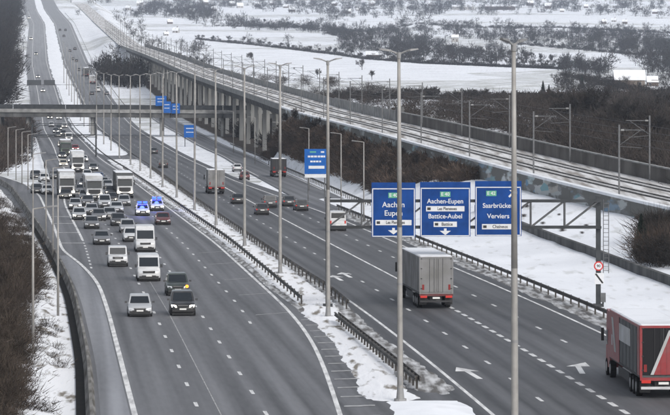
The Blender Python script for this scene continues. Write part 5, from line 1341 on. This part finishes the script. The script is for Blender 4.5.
WOODS = [([(335, 33), (430, 28), (560, 30), (560, 44), (520, 44), (484, 40), (448, 40), (440, 52), (560, 66), (420, 61), (345, 54)], 420), ([(560, 30), (680, 36), (680, 54), (626, 53), (572, 48), (560, 44)], 230),
         ([(130, -8), (690, -8), (690, 13), (560, 12), (420, 14), (350, 18), (315, 13), (215, 7), (150, 2)], 560), ([(145, 4), (215, 8), (215, 24), (180, 20), (150, 16)], 150), ([(230, 24), (345, 30), (345, 38), (300, 32), (230, 28)], 120), ([(640, 60), (680, 56), (680, 86), (660, 86), (648, 70)], 80), ([(555, 76), (606, 74), (612, 86), (640, 92), (600, 97), (560, 95)], 110), ([(560, 66), (612, 70), (606, 74), (566, 74)], 40), ([(570, 98), (690, 96), (690, 150), (620, 140), (560, 118)], 150)]
for poly, cnt in WOODS:
    for px, py in scatter(poly, int(cnt * .85)):
        if math.sin(px * .31 + py * 1.1) + math.sin(px * .13 - py * .7) < RNG.uniform(-2.6, .4): continue
        x, y, z = hit(px, py)
        if y < 10500 and abs(x - float(RL(y))) > 24 and abs(x - float(XR(y))) > 12: it.append((x, y, z - .3, RNG.uniform(.55, 1.1) * (.5 if y < 1700 else 1 if y < 3500 else 1.3), RNG.uniform(.85, 1.15)))
merged('distant_woodland', it, LOW, M['twig_dark'], 'hazy bare woods and hedges between the distant snow fields', 'wood')
it = []
for px, py in along([(196, 39.5), (260, 46), (340, 55.5), (362, 59), (420, 63.5), (500, 67), (562, 69.5)], 1.3, 1, .2) + along([(330, 98), (400, 98.5), (470, 100), (560, 102), (600, 104)], 1.6, 1, .5) + along([(345, 31), (370, 32), (420, 24), (470, 28), (560, 28), (680, 34)], 2.2, 1, .4) + along([(505, 43), (570, 49), (626, 54), (680, 56)], 1.8, 1, .8) + along([(560, 75), (600, 84), (640, 92), (680, 92)], 2.2, 1, 1.5) + along([(215, 26), (315, 28), (345, 40)], 2.0, 1, .6) + along([(590, 99), (680, 100)], 1.5, 1, 1.5):
    x, y, z = hit(px, py); it.append((x, y, z - .2, RNG.uniform(.6, 1.35), RNG.uniform(.6, 1.2)))
merged('hedgerows', it, [bush(850 + s, 3.0, 3.8, 260, .2, True) for s in range(6)], M['twig_dark'], 'low dark hedges bordering the snow fields', 'hedge')

# ------------------------------------------------------------------ farm and village buildings
M['brick'] = mat('brick', (.10, .075, .068), .9, noise=.3, scale=1.0); M['render_wall'] = mat('pale_render', (.36, .35, .34), .85, noise=.1, scale=.4)
M['barn_wall'] = mat('weathered_timber', (.17, .145, .125), .9, noise=.25, scale=.6, stretch=(3, 3, .3)); M['pane'] = mat('window_pane', (.03, .035, .045), .2); M['door'] = mat('timber_door', (.08, .06, .05), .7)
def house(px, py, wpx, hw_ratio, wall, label, roof_ratio=.5, rz=0.0, name='house', depth=.6, group='farm and village buildings'):
    x, y, z = hit(px, py); s = F / y; W = wpx / s; H = W * hw_ratio; R = W * roof_ratio; D = W * depth
    r = thing(name, label, 'building', (x, y, z - .3), rz, group)
    obj('wall', MB().prism([(-D / 2, 0), (D / 2, 0), (D / 2, H), (0, H + R * .96), (-D / 2, H)], 'x', -W / 2, W / 2), M[wall], r)
    e = .35
    rf = obj('roof', MB().prism([(-D / 2 - e, H - e * .5), (0, H + R), (D / 2 + e, H - e * .5), (D / 2 + e, H + .05), (0, H + R + .3), (-D / 2 - e, H + .05)], 'x', -W / 2 - e, W / 2 + e), M['snow_roof'], r)
    if name == 'house': obj('chimney', MB().box((W * .22, .3, H + R + .3), (.8, .7, 1.5)), M['brick'], rf)
    n = max(2, int(W / 3))
    for k in range(n):
        xx = -W / 2 + W * (k + .5) / n
        if k == n // 2: obj('door', MB().box((xx, -D / 2 - .02, 1.2), (1.0 if name == 'house' else 2.6, .06, 2.1 if name == 'house' else 2.6)), M['door'], r)
        else:
            wd = obj('window', MB().box((xx, -D / 2 - .02, H * .55), (1.1, .06, min(1.3, H * .45))), M['render_wall'], r); obj('pane', MB().box((xx, -D / 2 - .06, H * .55), (.9, .03, min(1.1, H * .38))), M['pane'], wd)
    return r
house(629, 88, 30, .30, 'barn_wall', 'large barn with a snowy roof beside the right hand field', .30, .05, 'barn', .5)
house(652, 86, 10, .5, 'brick', 'small brick annex at the right end of the barn', .5, .1, 'outbuilding')
house(374, 57, 15, .18, 'brick', 'long low farm building with a white roof above the field', .22, -.1, 'farm_building', .8)
house(391, 60, 10, .22, 'brick', 'lower farm building right of the long one', .25, .05, 'farm_building', .8)
house(401, 59, 7, .35, 'render_wall', 'small farmhouse at the right end of the farm', .4)
house(455, 42, 7, .7, 'render_wall', 'white house at the edge of the copse', .35)
house(463, 10, 22, .15, 'render_wall', 'long industrial hall with a white roof on the skyline, left of two', .08, 0, 'industrial_hall', .6)
house(500, 10, 30, .12, 'brick', 'long industrial hall with a white roof on the skyline, right of two', .06, 0, 'industrial_hall', .5)
pos = [(128, 10), (140, 6), (186, 9), (205, 5), (214, 11), (232, 6), (240, 8), (258, 7), (272, 5), (286, 8), (292, 12), (334, 6), (348, 14), (358, 11), (372, 6), (410, 9), (430, 6), (530, 6), (548, 9), (562, 12), (586, 8), (604, 24), (614, 22), (625, 24), (640, 10), (655, 14), (170, 24), (192, 14), (176, 33), (166, 36)]
for k, (px, py) in enumerate(sorted(pos)):
    house(px, py, RNG.uniform(3.5, 6.5), RNG.uniform(.35, .55), RNG.choice(['brick', 'brick', 'render_wall', 'barn_wall']), f"snow roofed village house on the far slope, {'leftmost' if k == 0 else ordinal(k) + ' from the left'}", RNG.uniform(.35, .5), RNG.uniform(-.5, .5))

# ------------------------------------------------------------------ winter haze
hz = obj('haze', MB().box((500, 5400, 180), (19000, 12500, 420)), None)
tag(hz, 'thin winter haze over the valley', 'haze', kind='stuff')
m = bpy.data.materials.new('winter_haze'); m.use_nodes = True
t = m.node_tree; t.nodes.clear()
pv = t.nodes.new('ShaderNodeVolumePrincipled'); pv.inputs['Color'].default_value = (.74, .84, 1.0, 1); pv.inputs['Density'].default_value = 0.00006; pv.inputs['Anisotropy'].default_value = 0.0
ou = t.nodes.new('ShaderNodeOutputMaterial'); t.links.new(pv.outputs[0], ou.inputs['Volume'])
hz.data.materials.append(m)
